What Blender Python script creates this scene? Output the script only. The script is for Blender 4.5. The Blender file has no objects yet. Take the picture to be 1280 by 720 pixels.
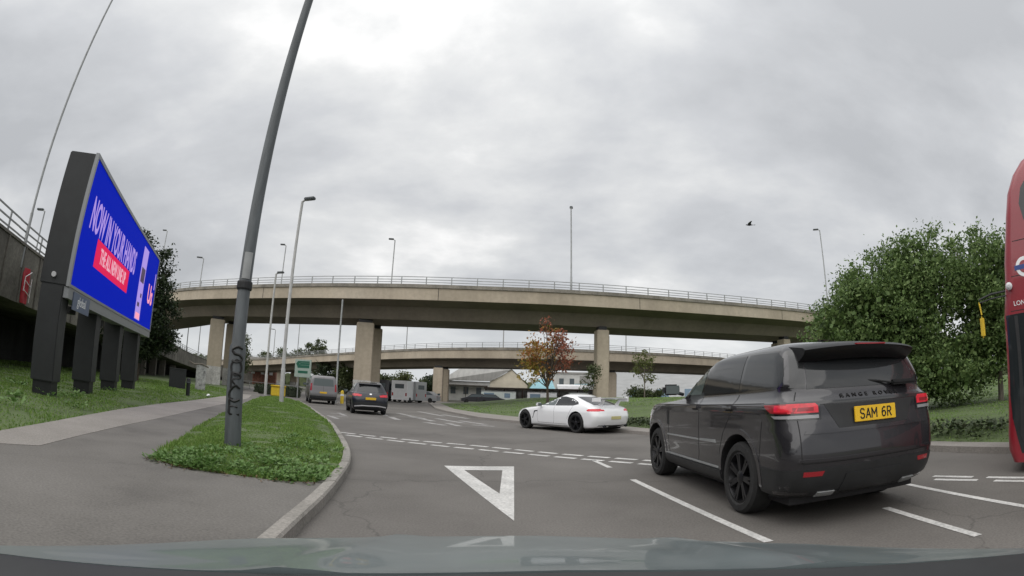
import bpy, bmesh, math, random
from mathutils import Vector, Matrix
from mathutils.bvhtree import BVHTree
from mathutils.geometry import tessellate_polygon

sc = bpy.context.scene
COL = sc.collection
R = math.radians
random.seed(7)

# ------------------------------------------------------------------ camera
# a wide action-camera lens: equidistant fisheye, 640 px per radian on a 1280 px wide frame
cam = bpy.data.cameras.new("camera")
cam_ob = bpy.data.objects.new("camera", cam)
COL.objects.link(cam_ob)
sc.camera = cam_ob
cam.type = 'PANO'
cam.panorama_type = 'FISHEYE_LENS_POLYNOMIAL'
cam.sensor_width = 36
cam.fisheye_fov = math.pi
cam.fisheye_polynomial_k0 = 0
cam.fisheye_polynomial_k1 = -(1280 / 36) / 640
cam.fisheye_polynomial_k2 = 0
cam.fisheye_polynomial_k3 = 0
cam.fisheye_polynomial_k4 = 0
cam.clip_start = 0.05
cam.clip_end = 6000
cam_ob.matrix_world = Matrix.Translation((0, 0, 1.27)) @ Matrix.Rotation(R(90 + 12.1), 4, 'X') @ Matrix.Rotation(R(1.7), 4, 'Z')

# ------------------------------------------------------------------ sky and light
SUN_EL, SUN_AZ = 52, 215
world = bpy.data.worlds.new("World")
sc.world = world
world.use_nodes = True
wt = world.node_tree
wt.nodes.clear()
def wn(t, **k):
    n = wt.nodes.new(t)
    for a, b in k.items(): setattr(n, a, b)
    return n
def wmath(op, a, b=None, clamp=False):
    n = wn('ShaderNodeMath', operation=op, use_clamp=clamp)
    for i, v in enumerate((a, b)):
        if v is None: continue
        if isinstance(v, (int, float)): n.inputs[i].default_value = v
        else: wt.links.new(v, n.inputs[i])
    return n.outputs[0]
w_out = wn('ShaderNodeOutputWorld')
sky = wn('ShaderNodeTexSky', sky_type='NISHITA')
sky.sun_disc = False
sky.sun_elevation = R(SUN_EL)
sky.sun_rotation = R(SUN_AZ)
bg_sky = wn('ShaderNodeBackground')
bg_sky.inputs[1].default_value = 0.08
wt.links.new(sky.outputs[0], bg_sky.inputs[0])
tc = wn('ShaderNodeTexCoord')
sep = wn('ShaderNodeSeparateXYZ')
wt.links.new(tc.outputs['Generated'], sep.inputs[0])
zc = wmath('ADD', wmath('MAXIMUM', sep.outputs[2], 0.0), 0.34)
comb = wn('ShaderNodeCombineXYZ')
wt.links.new(wmath('DIVIDE', sep.outputs[0], zc), comb.inputs[0])
wt.links.new(wmath('DIVIDE', sep.outputs[1], zc), comb.inputs[1])
mp = wn('ShaderNodeMapping')
mp.inputs['Location'].default_value = (2.25, 11.75, 0)
mp.inputs['Scale'].default_value = (0.8, 1.15, 1)
wt.links.new(comb.outputs[0], mp.inputs[0])
n1 = wn('ShaderNodeTexNoise')
n1.inputs['Scale'].default_value = 1.2
n1.inputs['Detail'].default_value = 7
n1.inputs['Roughness'].default_value = 0.55
n1.inputs['Distortion'].default_value = 0.12
wt.links.new(mp.outputs[0], n1.inputs['Vector'])
ramp = wn('ShaderNodeValToRGB')
cr = ramp.color_ramp
cr.elements[0].position = 0.36
cr.elements[0].color = (0.42, 0.43, 0.445, 1)
cr.elements[1].position = 0.66
cr.elements[1].color = (0.90, 0.89, 0.875, 1)
e = cr.elements.new(0.47); e.color = (0.515, 0.525, 0.54, 1)
e = cr.elements.new(0.56); e.color = (0.64, 0.645, 0.645, 1)
wt.links.new(n1.outputs['Fac'], ramp.inputs[0])
# an overcast sky is brighter overhead than near the horizon
elev = wmath('ADD', wmath('MULTIPLY', wmath('POWER', wmath('MAXIMUM', sep.outputs[2], 0.0), 2.0), 0.55), 1.0)
bg_cl = wn('ShaderNodeBackground')
hz = wn('ShaderNodeMix', data_type='RGBA')          # far cloud merges into an even pale band at the horizon
wt.links.new(wmath('MULTIPLY', wmath('MAXIMUM', sep.outputs[2], 0.0), 6.5, True), hz.inputs[0])
hz.inputs[6].default_value = (0.60, 0.62, 0.64, 1)
wt.links.new(ramp.outputs[0], hz.inputs[7])
wt.links.new(hz.outputs[2], bg_cl.inputs[0])
wt.links.new(elev, bg_cl.inputs[1])
mixw = wn('ShaderNodeMixShader')
mixw.inputs[0].default_value = 0.93
wt.links.new(bg_sky.outputs[0], mixw.inputs[1])
wt.links.new(bg_cl.outputs[0], mixw.inputs[2])
wt.links.new(mixw.outputs[0], w_out.inputs[0])

sun = bpy.data.lights.new("sun", 'SUN')
sun.energy = 1.7
sun.angle = R(100)
sun.color = (1.0, 0.97, 0.93)
sun_ob = bpy.data.objects.new("sun", sun)
COL.objects.link(sun_ob)
sun_ob.rotation_euler = (R(90 - SUN_EL), 0, R(180 - SUN_AZ))
sc.view_settings.view_transform = 'Standard'
sc.view_settings.look = 'None'
sc.view_settings.gamma = 1
sc.view_settings.exposure = 0.24

# ------------------------------------------------------------------ helpers
def tag(o, label=None, cat=None, group=None, kind=None):
    if label: o['label'] = label
    if cat: o['category'] = cat
    if group: o['group'] = group
    if kind: o['kind'] = kind
    return o

def empty(name, loc=(0, 0, 0), rz=0, label=None, cat=None, group=None):
    o = bpy.data.objects.new(name, None)
    COL.objects.link(o)
    o.empty_display_size = 0.3
    o.location = loc
    o.rotation_euler = (0, 0, rz)
    return tag(o, label, cat, group)

class MB:
    """collects vertices and faces, then links them as one mesh object"""
    def __init__(s): s.v = []; s.f = []
    def add(s, vs, fs):
        n = len(s.v); s.v += [tuple(p) for p in vs]; s.f += [tuple(i + n for i in f) for f in fs]; return s
    def box(s, x0, x1, y0, y1, z0, z1, b=0.0):
        if b <= 0:
            vs = [(x, y, z) for z in (z0, z1) for y in (y0, y1) for x in (x0, x1)]
            fs = [(0, 2, 3, 1), (4, 5, 7, 6), (0, 1, 5, 4), (2, 6, 7, 3), (0, 4, 6, 2), (1, 3, 7, 5)]
            return s.add(vs, fs)
        bm = bmesh.new()
        bmesh.ops.create_cube(bm, size=1)
        for v in bm.verts:
            v.co = Vector((x0 + (v.co.x + .5) * (x1 - x0), y0 + (v.co.y + .5) * (y1 - y0), z0 + (v.co.z + .5) * (z1 - z0)))
        bmesh.ops.bevel(bm, geom=bm.edges[:], offset=b, segments=2, affect='EDGES')
        bm.verts.index_update()
        s.add([v.co[:] for v in bm.verts], [[v.index for v in f.verts] for f in bm.faces]); bm.free(); return s
    def tube(s, pts, rad, seg=8, cap=True):
        pts = [Vector(p) for p in pts]; n = len(pts)
        if not isinstance(rad, (list, tuple)): rad = [rad] * n
        vs = []; up = None
        for i, p in enumerate(pts):
            d = (pts[min(i + 1, n - 1)] - pts[max(i - 1, 0)]).normalized()
            if up is None:
                a = d.orthogonal().normalized()
            else:
                a = (up - d * up.dot(d)).normalized() if (up - d * up.dot(d)).length > 1e-5 else d.orthogonal().normalized()
            up = a; b = d.cross(a)
            for k in range(seg):
                t = 2 * math.pi * k / seg
                vs.append(p + (a * math.cos(t) + b * math.sin(t)) * rad[i])
        fs = []
        for i in range(n - 1):
            for k in range(seg):
                k2 = (k + 1) % seg
                fs.append((i * seg + k, i * seg + k2, (i + 1) * seg + k2, (i + 1) * seg + k))
        if cap:
            fs.append(tuple(range(seg - 1, -1, -1))); fs.append(tuple((n - 1) * seg + k for k in range(seg)))
        return s.add(vs, fs)
    def lathe(s, prof, seg=24, axis='Z', org=(0, 0, 0), close=True):
        vs = []; n = len(prof)
        for r, h in prof:
            for k in range(seg):
                t = 2 * math.pi * k / seg
                a, b = r * math.cos(t), r * math.sin(t)
                p = (a, b, h) if axis == 'Z' else ((a, h, b) if axis == 'Y' else (h, a, b))
                vs.append((p[0] + org[0], p[1] + org[1], p[2] + org[2]))
        fs = []
        for i in range(n - 1):
            for k in range(seg):
                k2 = (k + 1) % seg
                fs.append((i * seg + k, i * seg + k2, (i + 1) * seg + k2, (i + 1) * seg + k))
        if close:
            fs.append(tuple(range(seg - 1, -1, -1))); fs.append(tuple((n - 1) * seg + k for k in range(seg)))
        return s.add(vs, fs)
    def prism(s, poly, z0, z1):
        """vertical prism over a plan polygon"""
        n = len(poly)
        vs = [(x, y, z0) for x, y in poly] + [(x, y, z1) for x, y in poly]
        fs = [(i, (i + 1) % n, n + (i + 1) % n, n + i) for i in range(n)]
        tri = tessellate_polygon([[Vector((x, y, 0)) for x, y in poly]])
        for t in tri:
            a, b, c = [Vector((*poly[i], 0)) for i in t]
            if (b - a).cross(c - a).z < 0: t = t[::-1]
            fs.append(tuple(i + n for i in t)); fs.append(tuple(t[::-1]))
        return s.add(vs, fs)
    def xprism(s, poly, y0, y1):
        """prism of an (x, z) outline between two y values"""
        n = len(poly)
        vs = [(x, y0, z) for x, z in poly] + [(x, y1, z) for x, z in poly]
        fs = [(i, (i + 1) % n, n + (i + 1) % n, n + i) for i in range(n)] + [tuple(range(n - 1, -1, -1)), tuple(range(n, 2 * n))]
        return s.add(vs, fs)
    def sweep(s, path, sect, closed=True, cap=True):
        """sect of (u, z): u to the left of the path; path of (x, y, z)"""
        P = [Vector(p) for p in path]; n = len(P); m = len(sect); vs = []
        for i, p in enumerate(P):
            d = P[min(i + 1, n - 1)] - P[max(i - 1, 0)]; d.z = 0; d.normalize()
            l = Vector((-d.y, d.x, 0))
            for u, z in sect: vs.append(p + l * u + Vector((0, 0, z)))
        fs = []; k = m if closed else m - 1
        for i in range(n - 1):
            for j in range(k):
                j2 = (j + 1) % m
                fs.append((i * m + j, i * m + j2, (i + 1) * m + j2, (i + 1) * m + j))
        if cap and closed:
            fs.append(tuple(range(m))); fs.append(tuple((n - 1) * m + j for j in range(m - 1, -1, -1)))
        return s.add(vs, fs)
    def xf(s, M): s.v = [tuple(M @ Vector(p)) for p in s.v]; return s
    def data(s, name, smooth=None):
        me = bpy.data.meshes.new(name)
        me.from_pydata(s.v, [], s.f); me.update()
        bm = bmesh.new(); bm.from_mesh(me)
        bmesh.ops.recalc_face_normals(bm, faces=bm.faces[:]); bm.to_mesh(me); bm.free()
        if smooth is not None:
            for p in me.polygons: p.use_smooth = True
            me.set_sharp_from_angle(angle=R(smooth))
        return me
    def build(s, name, m, parent=None, smooth=None):
        o = bpy.data.objects.new(name, s.data(name, smooth))
        o.data.materials.append(m)
        COL.objects.link(o); o.parent = parent
        return o

def link(name, me, parent=None):
    o = bpy.data.objects.new(name, me); COL.objects.link(o); o.parent = parent; return o

def copy_tree(o, parent=None):
    c = o.copy(); COL.objects.link(c); c.parent = parent
    for ch in o.children: copy_tree(ch, c)
    return c

def spline(pts, step):
    """Catmull-Rom through points, resampled at about step"""
    P = [Vector(p) for p in pts]; out = []
    for i in range(len(P) - 1):
        a = P[i - 1] if i else P[0] * 2 - P[1]
        b, c = P[i], P[i + 1]
        d = P[i + 2] if i + 2 < len(P) else P[-1] * 2 - P[-2]
        n = max(1, int((c - b).length / step))
        for k in range(n):
            t = k / n
            out.append(0.5 * ((2 * b) + (c - a) * t + (2 * a - 5 * b + 4 * c - d) * t * t + (3 * b - a - 3 * c + d) * t ** 3))
    out.append(P[-1]); return out

def even(path, step):
    """points every step along a polyline"""
    P = [Vector(p) for p in path]; out = [P[0]]; need = step
    for a, b in zip(P, P[1:]):
        L = (b - a).length; pos = 0
        while L - pos >= need:
            pos += need; out.append(a.lerp(b, pos / L)); need = step
        need -= L - pos
    return out

def inside(poly, x, y):
    c = False; n = len(poly); j = n - 1
    for i in range(n):
        xi, yi = poly[i][:2]; xj, yj = poly[j][:2]
        if (yi > y) != (yj > y) and x < (xj - xi) * (y - yi) / (yj - yi) + xi: c = not c
        j = i
    return c

def text_mesh(txt, size=1.0, depth=0.01, space=1.0, bold=0.0):
    cu = bpy.data.curves.new("text", 'FONT')
    cu.body = txt; cu.size = size; cu.extrude = depth / 2; cu.space_character = space; cu.offset = bold
    cu.align_x = 'CENTER'; cu.align_y = 'CENTER'; cu.resolution_u = 3
    ob = bpy.data.objects.new("text", cu); COL.objects.link(ob)
    dg = bpy.context.evaluated_depsgraph_get()
    me = bpy.data.meshes.new_from_object(ob.evaluated_get(dg))
    vs = [v.co.copy() for v in me.vertices]; fs = [tuple(p.vertices) for p in me.polygons]
    bpy.data.objects.remove(ob); bpy.data.curves.remove(cu); bpy.data.meshes.remove(me)
    return vs, fs

def text(name, txt, size, m, parent, org, xdir, ydir, depth=0.01, wscale=1.0, space=1.0, bold=0.0):
    vs, fs = text_mesh(txt, size, depth, space, bold)
    x, y = Vector(xdir).normalized(), Vector(ydir).normalized(); z = x.cross(y); o = Vector(org)
    return MB().add([o + x * v.x * wscale + y * v.y + z * v.z for v in vs], fs).build(name, m, parent)

# ------------------------------------------------------------------ materials
def mat(name, col, rough=0.7, var=0.0, scale=4.0, col2=None, bump=0.0, bscale=None, metal=0.0, coat=0.0, emit=None, estr=0.0,
        detail=6, spec=0.5, stretch=(1, 1, 1)):
    m = bpy.data.materials.new(name); m.use_nodes = True
    nt = m.node_tree; b = nt.nodes['Principled BSDF']
    b.inputs['Base Color'].default_value = (*col, 1)
    b.inputs['Roughness'].default_value = rough
    b.inputs['Metallic'].default_value = metal
    b.inputs['Specular IOR Level'].default_value = spec
    if coat: b.inputs['Coat Weight'].default_value = coat; b.inputs['Coat Roughness'].default_value = 0.04
    if emit: b.inputs['Emission Color'].default_value = (*emit, 1); b.inputs['Emission Strength'].default_value = estr
    if var or col2 or bump:
        t = nt.nodes.new('ShaderNodeTexCoord'); mpn = nt.nodes.new('ShaderNodeMapping')
        mpn.inputs['Scale'].default_value = stretch
        nt.links.new(t.outputs['Object'], mpn.inputs[0])
        n = nt.nodes.new('ShaderNodeTexNoise')
        n.inputs['Scale'].default_value = scale; n.inputs['Detail'].default_value = detail; n.inputs['Roughness'].default_value = 0.6
        nt.links.new(mpn.outputs[0], n.inputs['Vector'])
        if var or col2:
            r = nt.nodes.new('ShaderNodeValToRGB')
            c2 = col2 or tuple(min(1, c * (1 + var)) for c in col)
            c1 = col if col2 else tuple(c * (1 - var) for c in col)
            r.color_ramp.elements[0].position = 0.36; r.color_ramp.elements[0].color = (*c1, 1)
            r.color_ramp.elements[1].position = 0.66; r.color_ramp.elements[1].color = (*c2, 1)
            nt.links.new(n.outputs['Fac'], r.inputs[0]); nt.links.new(r.outputs[0], b.inputs['Base Color'])
        if bump:
            n2 = n
            if bscale:
                n2 = nt.nodes.new('ShaderNodeTexNoise'); n2.inputs['Scale'].default_value = bscale; n2.inputs['Detail'].default_value = 5
                nt.links.new(t.outputs['Object'], n2.inputs['Vector'])
            bp = nt.nodes.new('ShaderNodeBump'); bp.inputs['Strength'].default_value = bump; bp.inputs['Distance'].default_value = 0.02
            nt.links.new(n2.outputs['Fac'], bp.inputs['Height']); nt.links.new(bp.outputs[0], b.inputs['Normal'])
    return m

def surface_mat(name, cols, s1, s2, rough=0.85, streak=None, bump=0.3, crack=0.0, grain=(.8, 1.2), sr=(.72, 1.15)):
    """ground or concrete: large stains, fine grain, optional vertical streaks and cracks"""
    m = bpy.data.materials.new(name); m.use_nodes = True
    nt = m.node_tree; b = nt.nodes['Principled BSDF']; L = nt.links
    b.inputs['Roughness'].default_value = rough
    t = nt.nodes.new('ShaderNodeTexCoord')
    def noise(sc_, det, vec=t.outputs['Object'], rg=0.6):
        n = nt.nodes.new('ShaderNodeTexNoise'); n.inputs['Scale'].default_value = sc_; n.inputs['Detail'].default_value = det
        n.inputs['Roughness'].default_value = rg; L.new(vec, n.inputs['Vector']); return n.outputs['Fac']
    big = noise(s1, 7); fine = noise(s2, 4)
    r = nt.nodes.new('ShaderNodeValToRGB')
    r.color_ramp.elements[0].position = 0.33; r.color_ramp.elements[0].color = (*cols[0], 1)
    r.color_ramp.elements[1].position = 0.68; r.color_ramp.elements[1].color = (*cols[-1], 1)
    if len(cols) == 3:
        e = r.color_ramp.elements.new(0.5); e.color = (*cols[1], 1)
    L.new(big, r.inputs[0]); colr = r.outputs[0]
    def mul(c, fac, lo, hi):
        mr = nt.nodes.new('ShaderNodeMapRange'); mr.inputs[1].default_value = 0.35; mr.inputs[2].default_value = 0.65
        mr.inputs[3].default_value = lo; mr.inputs[4].default_value = hi; L.new(fac, mr.inputs[0])
        mx = nt.nodes.new('ShaderNodeMix'); mx.data_type = 'RGBA'; mx.blend_type = 'MULTIPLY'; mx.inputs[0].default_value = 1
        L.new(c, mx.inputs[6]); L.new(mr.outputs[0], mx.inputs[7]); return mx.outputs[2]
    colr = mul(colr, fine, *grain)
    if streak:
        mpn = nt.nodes.new('ShaderNodeMapping'); mpn.inputs['Scale'].default_value = streak; L.new(t.outputs['Object'], mpn.inputs[0])
        colr = mul(colr, noise(1.0, 6, mpn.outputs[0]), *sr)
    if crack:
        v = nt.nodes.new('ShaderNodeTexVoronoi'); v.feature = 'DISTANCE_TO_EDGE'; v.inputs['Scale'].default_value = 0.22
        wp = nt.nodes.new('ShaderNodeVectorMath'); wp.operation = 'ADD'
        n3 = nt.nodes.new('ShaderNodeTexNoise'); n3.inputs['Scale'].default_value = 1.3; n3.inputs['Detail'].default_value = 5
        L.new(t.outputs['Object'], n3.inputs['Vector']); L.new(t.outputs['Object'], wp.inputs[0]); L.new(n3.outputs['Color'], wp.inputs[1])
        L.new(wp.outputs[0], v.inputs['Vector'])
        mr = nt.nodes.new('ShaderNodeMapRange'); mr.inputs[1].default_value = 0; mr.inputs[2].default_value = 0.006
        mr.inputs[3].default_value = 1 - crack; mr.inputs[4].default_value = 1; L.new(v.outputs['Distance'], mr.inputs[0])
        mx = nt.nodes.new('ShaderNodeMix'); mx.data_type = 'RGBA'; mx.blend_type = 'MULTIPLY'; mx.inputs[0].default_value = 1
        L.new(colr, mx.inputs[6]); L.new(mr.outputs[0], mx.inputs[7]); colr = mx.outputs[2]
    L.new(colr, b.inputs['Base Color'])
    bp = nt.nodes.new('ShaderNodeBump'); bp.inputs['Strength'].default_value = bump; bp.inputs['Distance'].default_value = 0.01
    L.new(fine, bp.inputs['Height']); L.new(bp.outputs[0], b.inputs['Normal'])
    return m

def leaf_mat(name, cols, trans=0.25):
    """each leaf takes its own tint"""
    m = bpy.data.materials.new(name); m.use_nodes = True
    nt = m.node_tree; L = nt.links; b = nt.nodes['Principled BSDF']; out = nt.nodes['Material Output']
    g = nt.nodes.new('ShaderNodeNewGeometry'); r = nt.nodes.new('ShaderNodeValToRGB')
    el = r.color_ramp.elements
    el[0].color = (*cols[0], 1); el[1].color = (*cols[-1], 1)
    for i, c in enumerate(cols[1:-1]):
        e = el.new((i + 1) / (len(cols) - 1)); e.color = (*c, 1)
    L.new(g.outputs['Random Per Island'], r.inputs[0]); L.new(r.outputs[0], b.inputs['Base Color'])
    b.inputs['Roughness'].default_value = 0.55; b.inputs['Specular IOR Level'].default_value = 0.3
    tr = nt.nodes.new('ShaderNodeBsdfTranslucent'); L.new(r.outputs[0], tr.inputs[0])
    mx = nt.nodes.new('ShaderNodeMixShader'); mx.inputs[0].default_value = trans
    L.new(b.outputs[0], mx.inputs[1]); L.new(tr.outputs[0], mx.inputs[2]); L.new(mx.outputs[0], out.inputs[0])
    return m

M = {}
M['asphalt'] = surface_mat('asphalt', [(.088, .081, .073), (.122, .113, .103), (.148, .138, .126)], 0.30, 45, 0.82, bump=0.35, crack=0.3)
M['asphalt_path'] = surface_mat('asphalt_path', [(.092, .086, .078), (.13, .122, .111), (.156, .147, .135)], 0.55, 40, 0.85, bump=0.35, crack=0.15)
M['path_light'] = surface_mat('path_light', [(.20, .185, .168), (.27, .25, .23)], 0.5, 40, 0.88)
M['kerb'] = surface_mat('kerb_stone', [(.20, .19, .17), (.31, .29, .265)], 1.2, 35, 0.85)
M['paint'] = surface_mat('road_paint', [(.42, .415, .40), (.62, .61, .59)], 2.2, 26, 0.7)
M['paint_worn'] = surface_mat('road_paint_worn', [(.17, .165, .16), (.42, .41, .40)], 3.0, 20, 0.75)
M['soil'] = surface_mat('turf', [(.055, .078, .028), (.080, .115, .040), (.10, .14, .05)], 0.35, 16, 0.95)
M['land'] = surface_mat('land', [(.07, .075, .05), (.12, .115, .09)], 0.05, 3, 0.95)
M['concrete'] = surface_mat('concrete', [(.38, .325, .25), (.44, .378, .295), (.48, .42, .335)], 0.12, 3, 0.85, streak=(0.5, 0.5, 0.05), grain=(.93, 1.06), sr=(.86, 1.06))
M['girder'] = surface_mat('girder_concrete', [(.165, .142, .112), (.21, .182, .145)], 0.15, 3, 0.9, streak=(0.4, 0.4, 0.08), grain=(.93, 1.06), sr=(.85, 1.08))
M['concrete_dark'] = surface_mat('concrete_grimy', [(.13, .12, .105), (.20, .185, .16)], 0.4, 9, 0.9, streak=(0.9, 0.9, 0.06))
M['concrete_cap'] = surface_mat('concrete_cap', [(.20, .185, .16), (.27, .25, .215)], 0.5, 9, 0.9, streak=(0.9, 0.9, 0.06))
M['white_base'] = surface_mat('limewash', [(.40, .39, .37), (.58, .57, .55)], 0.9, 9, 0.9, streak=(1.2, 1.2, 0.2))
M['wall_dark'] = surface_mat('shaded_wall', [(.028, .03, .03), (.05, .052, .05)], 0.5, 6, 0.9, streak=(0.8, 0.8, 0.08))  # near-black tone paints in the shade under the ramp deck
M['galv'] = mat('galvanised_steel', (.30, .31, .31), 0.55, var=0.15, scale=3, metal=0.3)
M['galv_rail'] = mat('galvanised_rail', (.34, .35, .36), 0.6, var=0.1, scale=2)
M['pole_light'] = mat('painted_pole', (.40, .40, .385), 0.6, var=0.12, scale=2)
M['pole_dark'] = mat('weathered_pole', (.075, .085, .09), 0.6, var=0.25, scale=4, stretch=(3, 3, .4))
M['black'] = mat('black_plastic', (.012, .013, .014), 0.55, var=0.2, scale=10)
M['black_gloss'] = mat('black_gloss', (.010, .011, .012), 0.12, coat=0.6)
M['rubber'] = mat('rubber', (.016, .016, .016), 0.85, var=0.25, scale=20)
M['wheel_black'] = mat('black_alloy', (.018, .018, .02), 0.35, metal=0.5)
M['gap'] = mat('panel_gap', (.008, .008, .009), 0.7)
M['glass_dark'] = mat('tinted_glass', (.022, .024, .026), 0.06, spec=0.6)
M['glass_mid'] = mat('window_glass', (.10, .12, .12), 0.06, spec=0.6)
M['chrome'] = mat('chrome', (.6, .6, .6), 0.18, metal=1.0)
M['lamp_red'] = mat('red_lens_lit', (.35, .012, .02), 0.2, emit=(1, .03, .06), estr=0.22, coat=0.5, var=.3, scale=18)
M['lamp_dim'] = mat('red_lens', (.20, .010, .016), 0.2, emit=(1, .02, .03), estr=0.05, coat=0.5)
M['lens_clear'] = mat('clear_lens', (.55, .55, .56), 0.15, coat=0.5)
M['lens_grey'] = mat('smoked_lens', (.26, .26, .27), 0.2, coat=.5)
M['plate_dull'] = mat('dull_plate', (.50, .46, .22), 0.5, var=.06, scale=6)
M['plate'] = mat('yellow_plate', (.74, .46, .02), 0.4, var=0.04, scale=6)
M['ink'] = mat('black_ink', (.01, .01, .01), 0.5)
M['white'] = mat('white_paint', (.80, .81, .82), 0.5, var=0.05, scale=2)
M['bark'] = mat('bark', (.07, .055, .042), 0.95, var=0.35, scale=6, stretch=(3, 3, .5), bump=0.6)
M['bark_pale'] = mat('bark_pale', (.16, .14, .115), 0.95, var=0.3, scale=6, stretch=(3, 3, .5), bump=0.5)

# ================================================================== ground
def struct(o): o['kind'] = 'structure'; return o

def edge_dist(poly, x, y):
    best = 1e9; n = len(poly)
    for i in range(n):
        ax, ay = poly[i]; bx, by = poly[(i + 1) % n]
        dx, dy = bx - ax, by - ay; L = dx * dx + dy * dy
        t = 0 if L == 0 else max(0, min(1, ((x - ax) * dx + (y - ay) * dy) / L))
        best = min(best, (x - ax - dx * t) ** 2 + (y - ay - dy * t) ** 2)
    return math.sqrt(best)

def sm(a, b, x):
    t = max(0, min(1, (x - a) / (b - a))); return t * t * (3 - 2 * t)

def patch(name, poly, zf, step, m):
    """a ground surface over a plan polygon, cut into a grid and lifted by zf(x, y)"""
    bm = bmesh.new()
    vs = [bm.verts.new((x, y, 0)) for x, y in poly]
    for t in tessellate_polygon([[Vector((x, y, 0)) for x, y in poly]]):
        try: bm.faces.new([vs[i] for i in t])
        except ValueError: pass
    xs = [p[0] for p in poly]; ys = [p[1] for p in poly]
    for ax, lo, hi in ((0, min(xs), max(xs)), (1, min(ys), max(ys))):
        k = lo + step
        while k < hi:
            no = (1, 0, 0) if ax == 0 else (0, 1, 0); co = (k, 0, 0) if ax == 0 else (0, k, 0)
            bmesh.ops.bisect_plane(bm, geom=bm.verts[:] + bm.edges[:] + bm.faces[:], plane_co=co, plane_no=no, dist=1e-4)
            k += step
    for v in bm.verts: v.co.z = zf(v.co.x, v.co.y)
    bmesh.ops.recalc_face_normals(bm, faces=bm.faces[:])
    up = sum(1 if f.normal.z > 0 else -1 for f in bm.faces)
    if up < 0: bmesh.ops.reverse_faces(bm, faces=bm.faces[:])
    me = bpy.data.meshes.new(name); bm.to_mesh(me); bm.free()
    for p in me.polygons: p.use_smooth = True
    me.materials.append(m)
    return link(name, me)

struct(MB().add([(-2500, -400, -.04), (2500, -400, -.04), (2500, 3500, -.04), (-2500, 3500, -.04)], [(0, 1, 2, 3)]).build('ground', M['land']))
struct(MB().add([(-75, -30, 0), (75, -30, 0), (75, 80, 0), (-75, 80, 0)], [(0, 1, 2, 3)]).build('road', M['asphalt']))

KERB = [(-1.45, -12), (-1.45, 0), (-1.5, 2.6), (-1.62, 3.4), (-1.70, 3.94), (-1.84, 4.9), (-1.98, 5.7), (-2.09, 6.26), (-2.44, 7.83), (-2.96, 9.46), (-3.75, 11.5),
        (-5.5, 15.7), (-7.7, 20.3), (-11.0, 27.0), (-14.0, 32.8)]
VERGE_F = [(-4.5, 5.5), (-3.97, 5.36), (-3.64, 5.41), (-3.13, 5.53), (-2.63, 5.63), (-2.2, 5.75)]
VERGE_L = [(-4.5, 5.5), (-4.95, 6.25), (-5.82, 8.08), (-6.9, 10.2), (-8.6, 13.75), (-11.5, 20.1), (-14.9, 27.8), (-17.4, 33.4)]
PATH_G = [(-6.6, 4.3), (-7.4, 5.85), (-8.35, 7.68), (-9.75, 10.45), (-11.5, 14.4), (-13.2, 18.8), (-15.6, 24.5), (-19.9, 34.7), (-25, 44)]
PATH_M = [(-5.65, 4.45), (-6.28, 5.78), (-7.08, 7.6), (-8.15, 10.25), (-10.0, 14.7), (-12.8, 21.6), (-15.6, 28.3), (-19.0, 35.0)]
KB = [(x - .13, y) for x, y in KERB]
pave_poly = [(-1.73, -12)] + KB[1:7] + [(-2.2, 5.75)] + VERGE_F[::-1][1:] + VERGE_L[1:] + [(-23.5, 44.5)] + PATH_G[::-1] + [(-6.0, 3.0), (-6.0, -12)]
struct(MB().prism(pave_poly, 0.0, .10).build('pavement', M['asphalt_path']))
struct(MB().prism([(-6.0, 3.0), (-6.6, 4.3), (-40, 4.3), (-40, -12), (-6.0, -12)], 0.0, .0985).build('pavement', M['asphalt_path']))
strip_poly = PATH_M + PATH_G[:-1][::-1] + [(-5.97, 3.4)]
struct(MB().prism(strip_poly, .06, .106).build('path', M['path_light']))

struct(MB().prism([(-2.8, 5.5), (-2.0, 5.3), (-2.12, 6.25), (-2.7, 6.1)], 0.0, .097).build('pavement', M['asphalt_path']))
# kerb stones with joints
kp = even(spline([(x, y, 0) for x, y in KERB], .25), .90)
kmb = MB()
for a, b in zip(kp, kp[1:]):
    d = (b - a).normalized(); n = Vector((-d.y, d.x, 0)); a2 = a + d * .006; b2 = b - d * .006
    h = .125 + random.uniform(-.004, .004)
    prof = [(0, 0), (0.0, h - .025), (.02, h), (.14, h), (.14, 0)]
    vs = [a2 + n * u + Vector((0, 0, z)) for u, z in prof] + [b2 + n * u + Vector((0, 0, z)) for u, z in prof]
    kmb.add(vs, [(i, (i + 1) % 5, 5 + (i + 1) % 5, 5 + i) for i in range(5)] + [(4, 3, 2, 1, 0), (5, 6, 7, 8, 9)])
struct(kmb.build('kerb', M['kerb']))

verge_poly = VERGE_F[:-1] + [(-2.25, 5.86)] + [(x - .14, y) for x, y in KERB[7:]] + [(-16.2, 34.6)] + VERGE_L[::-1][:-1]
zv = lambda x, y: .10 + .13 * sm(0, .9, edge_dist(verge_poly, x, y)) + .02 * math.sin(x * 2.3) * math.cos(y * 1.7) * sm(0, .6, edge_dist(verge_poly, x, y))
struct(patch('verge', verge_poly, zv, .7, M['soil']))

bank_poly = PATH_G + [(-34, 60), (-60, 100), (-100, 100), (-100, 4.25), (-6.6, 4.25)]
BANK_E = bank_poly
zb = lambda x, y: .09 + .12 * sm(0, 1.5, min(edge_dist(PATH_G[:], x, y), 50)) + .03 * math.sin(x * .9) * math.cos(y * .8)
struct(patch('bank', bank_poly, lambda x, y: zb(x, y) if y > 4.35 else .09, 2.0, M['soil']))

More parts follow.
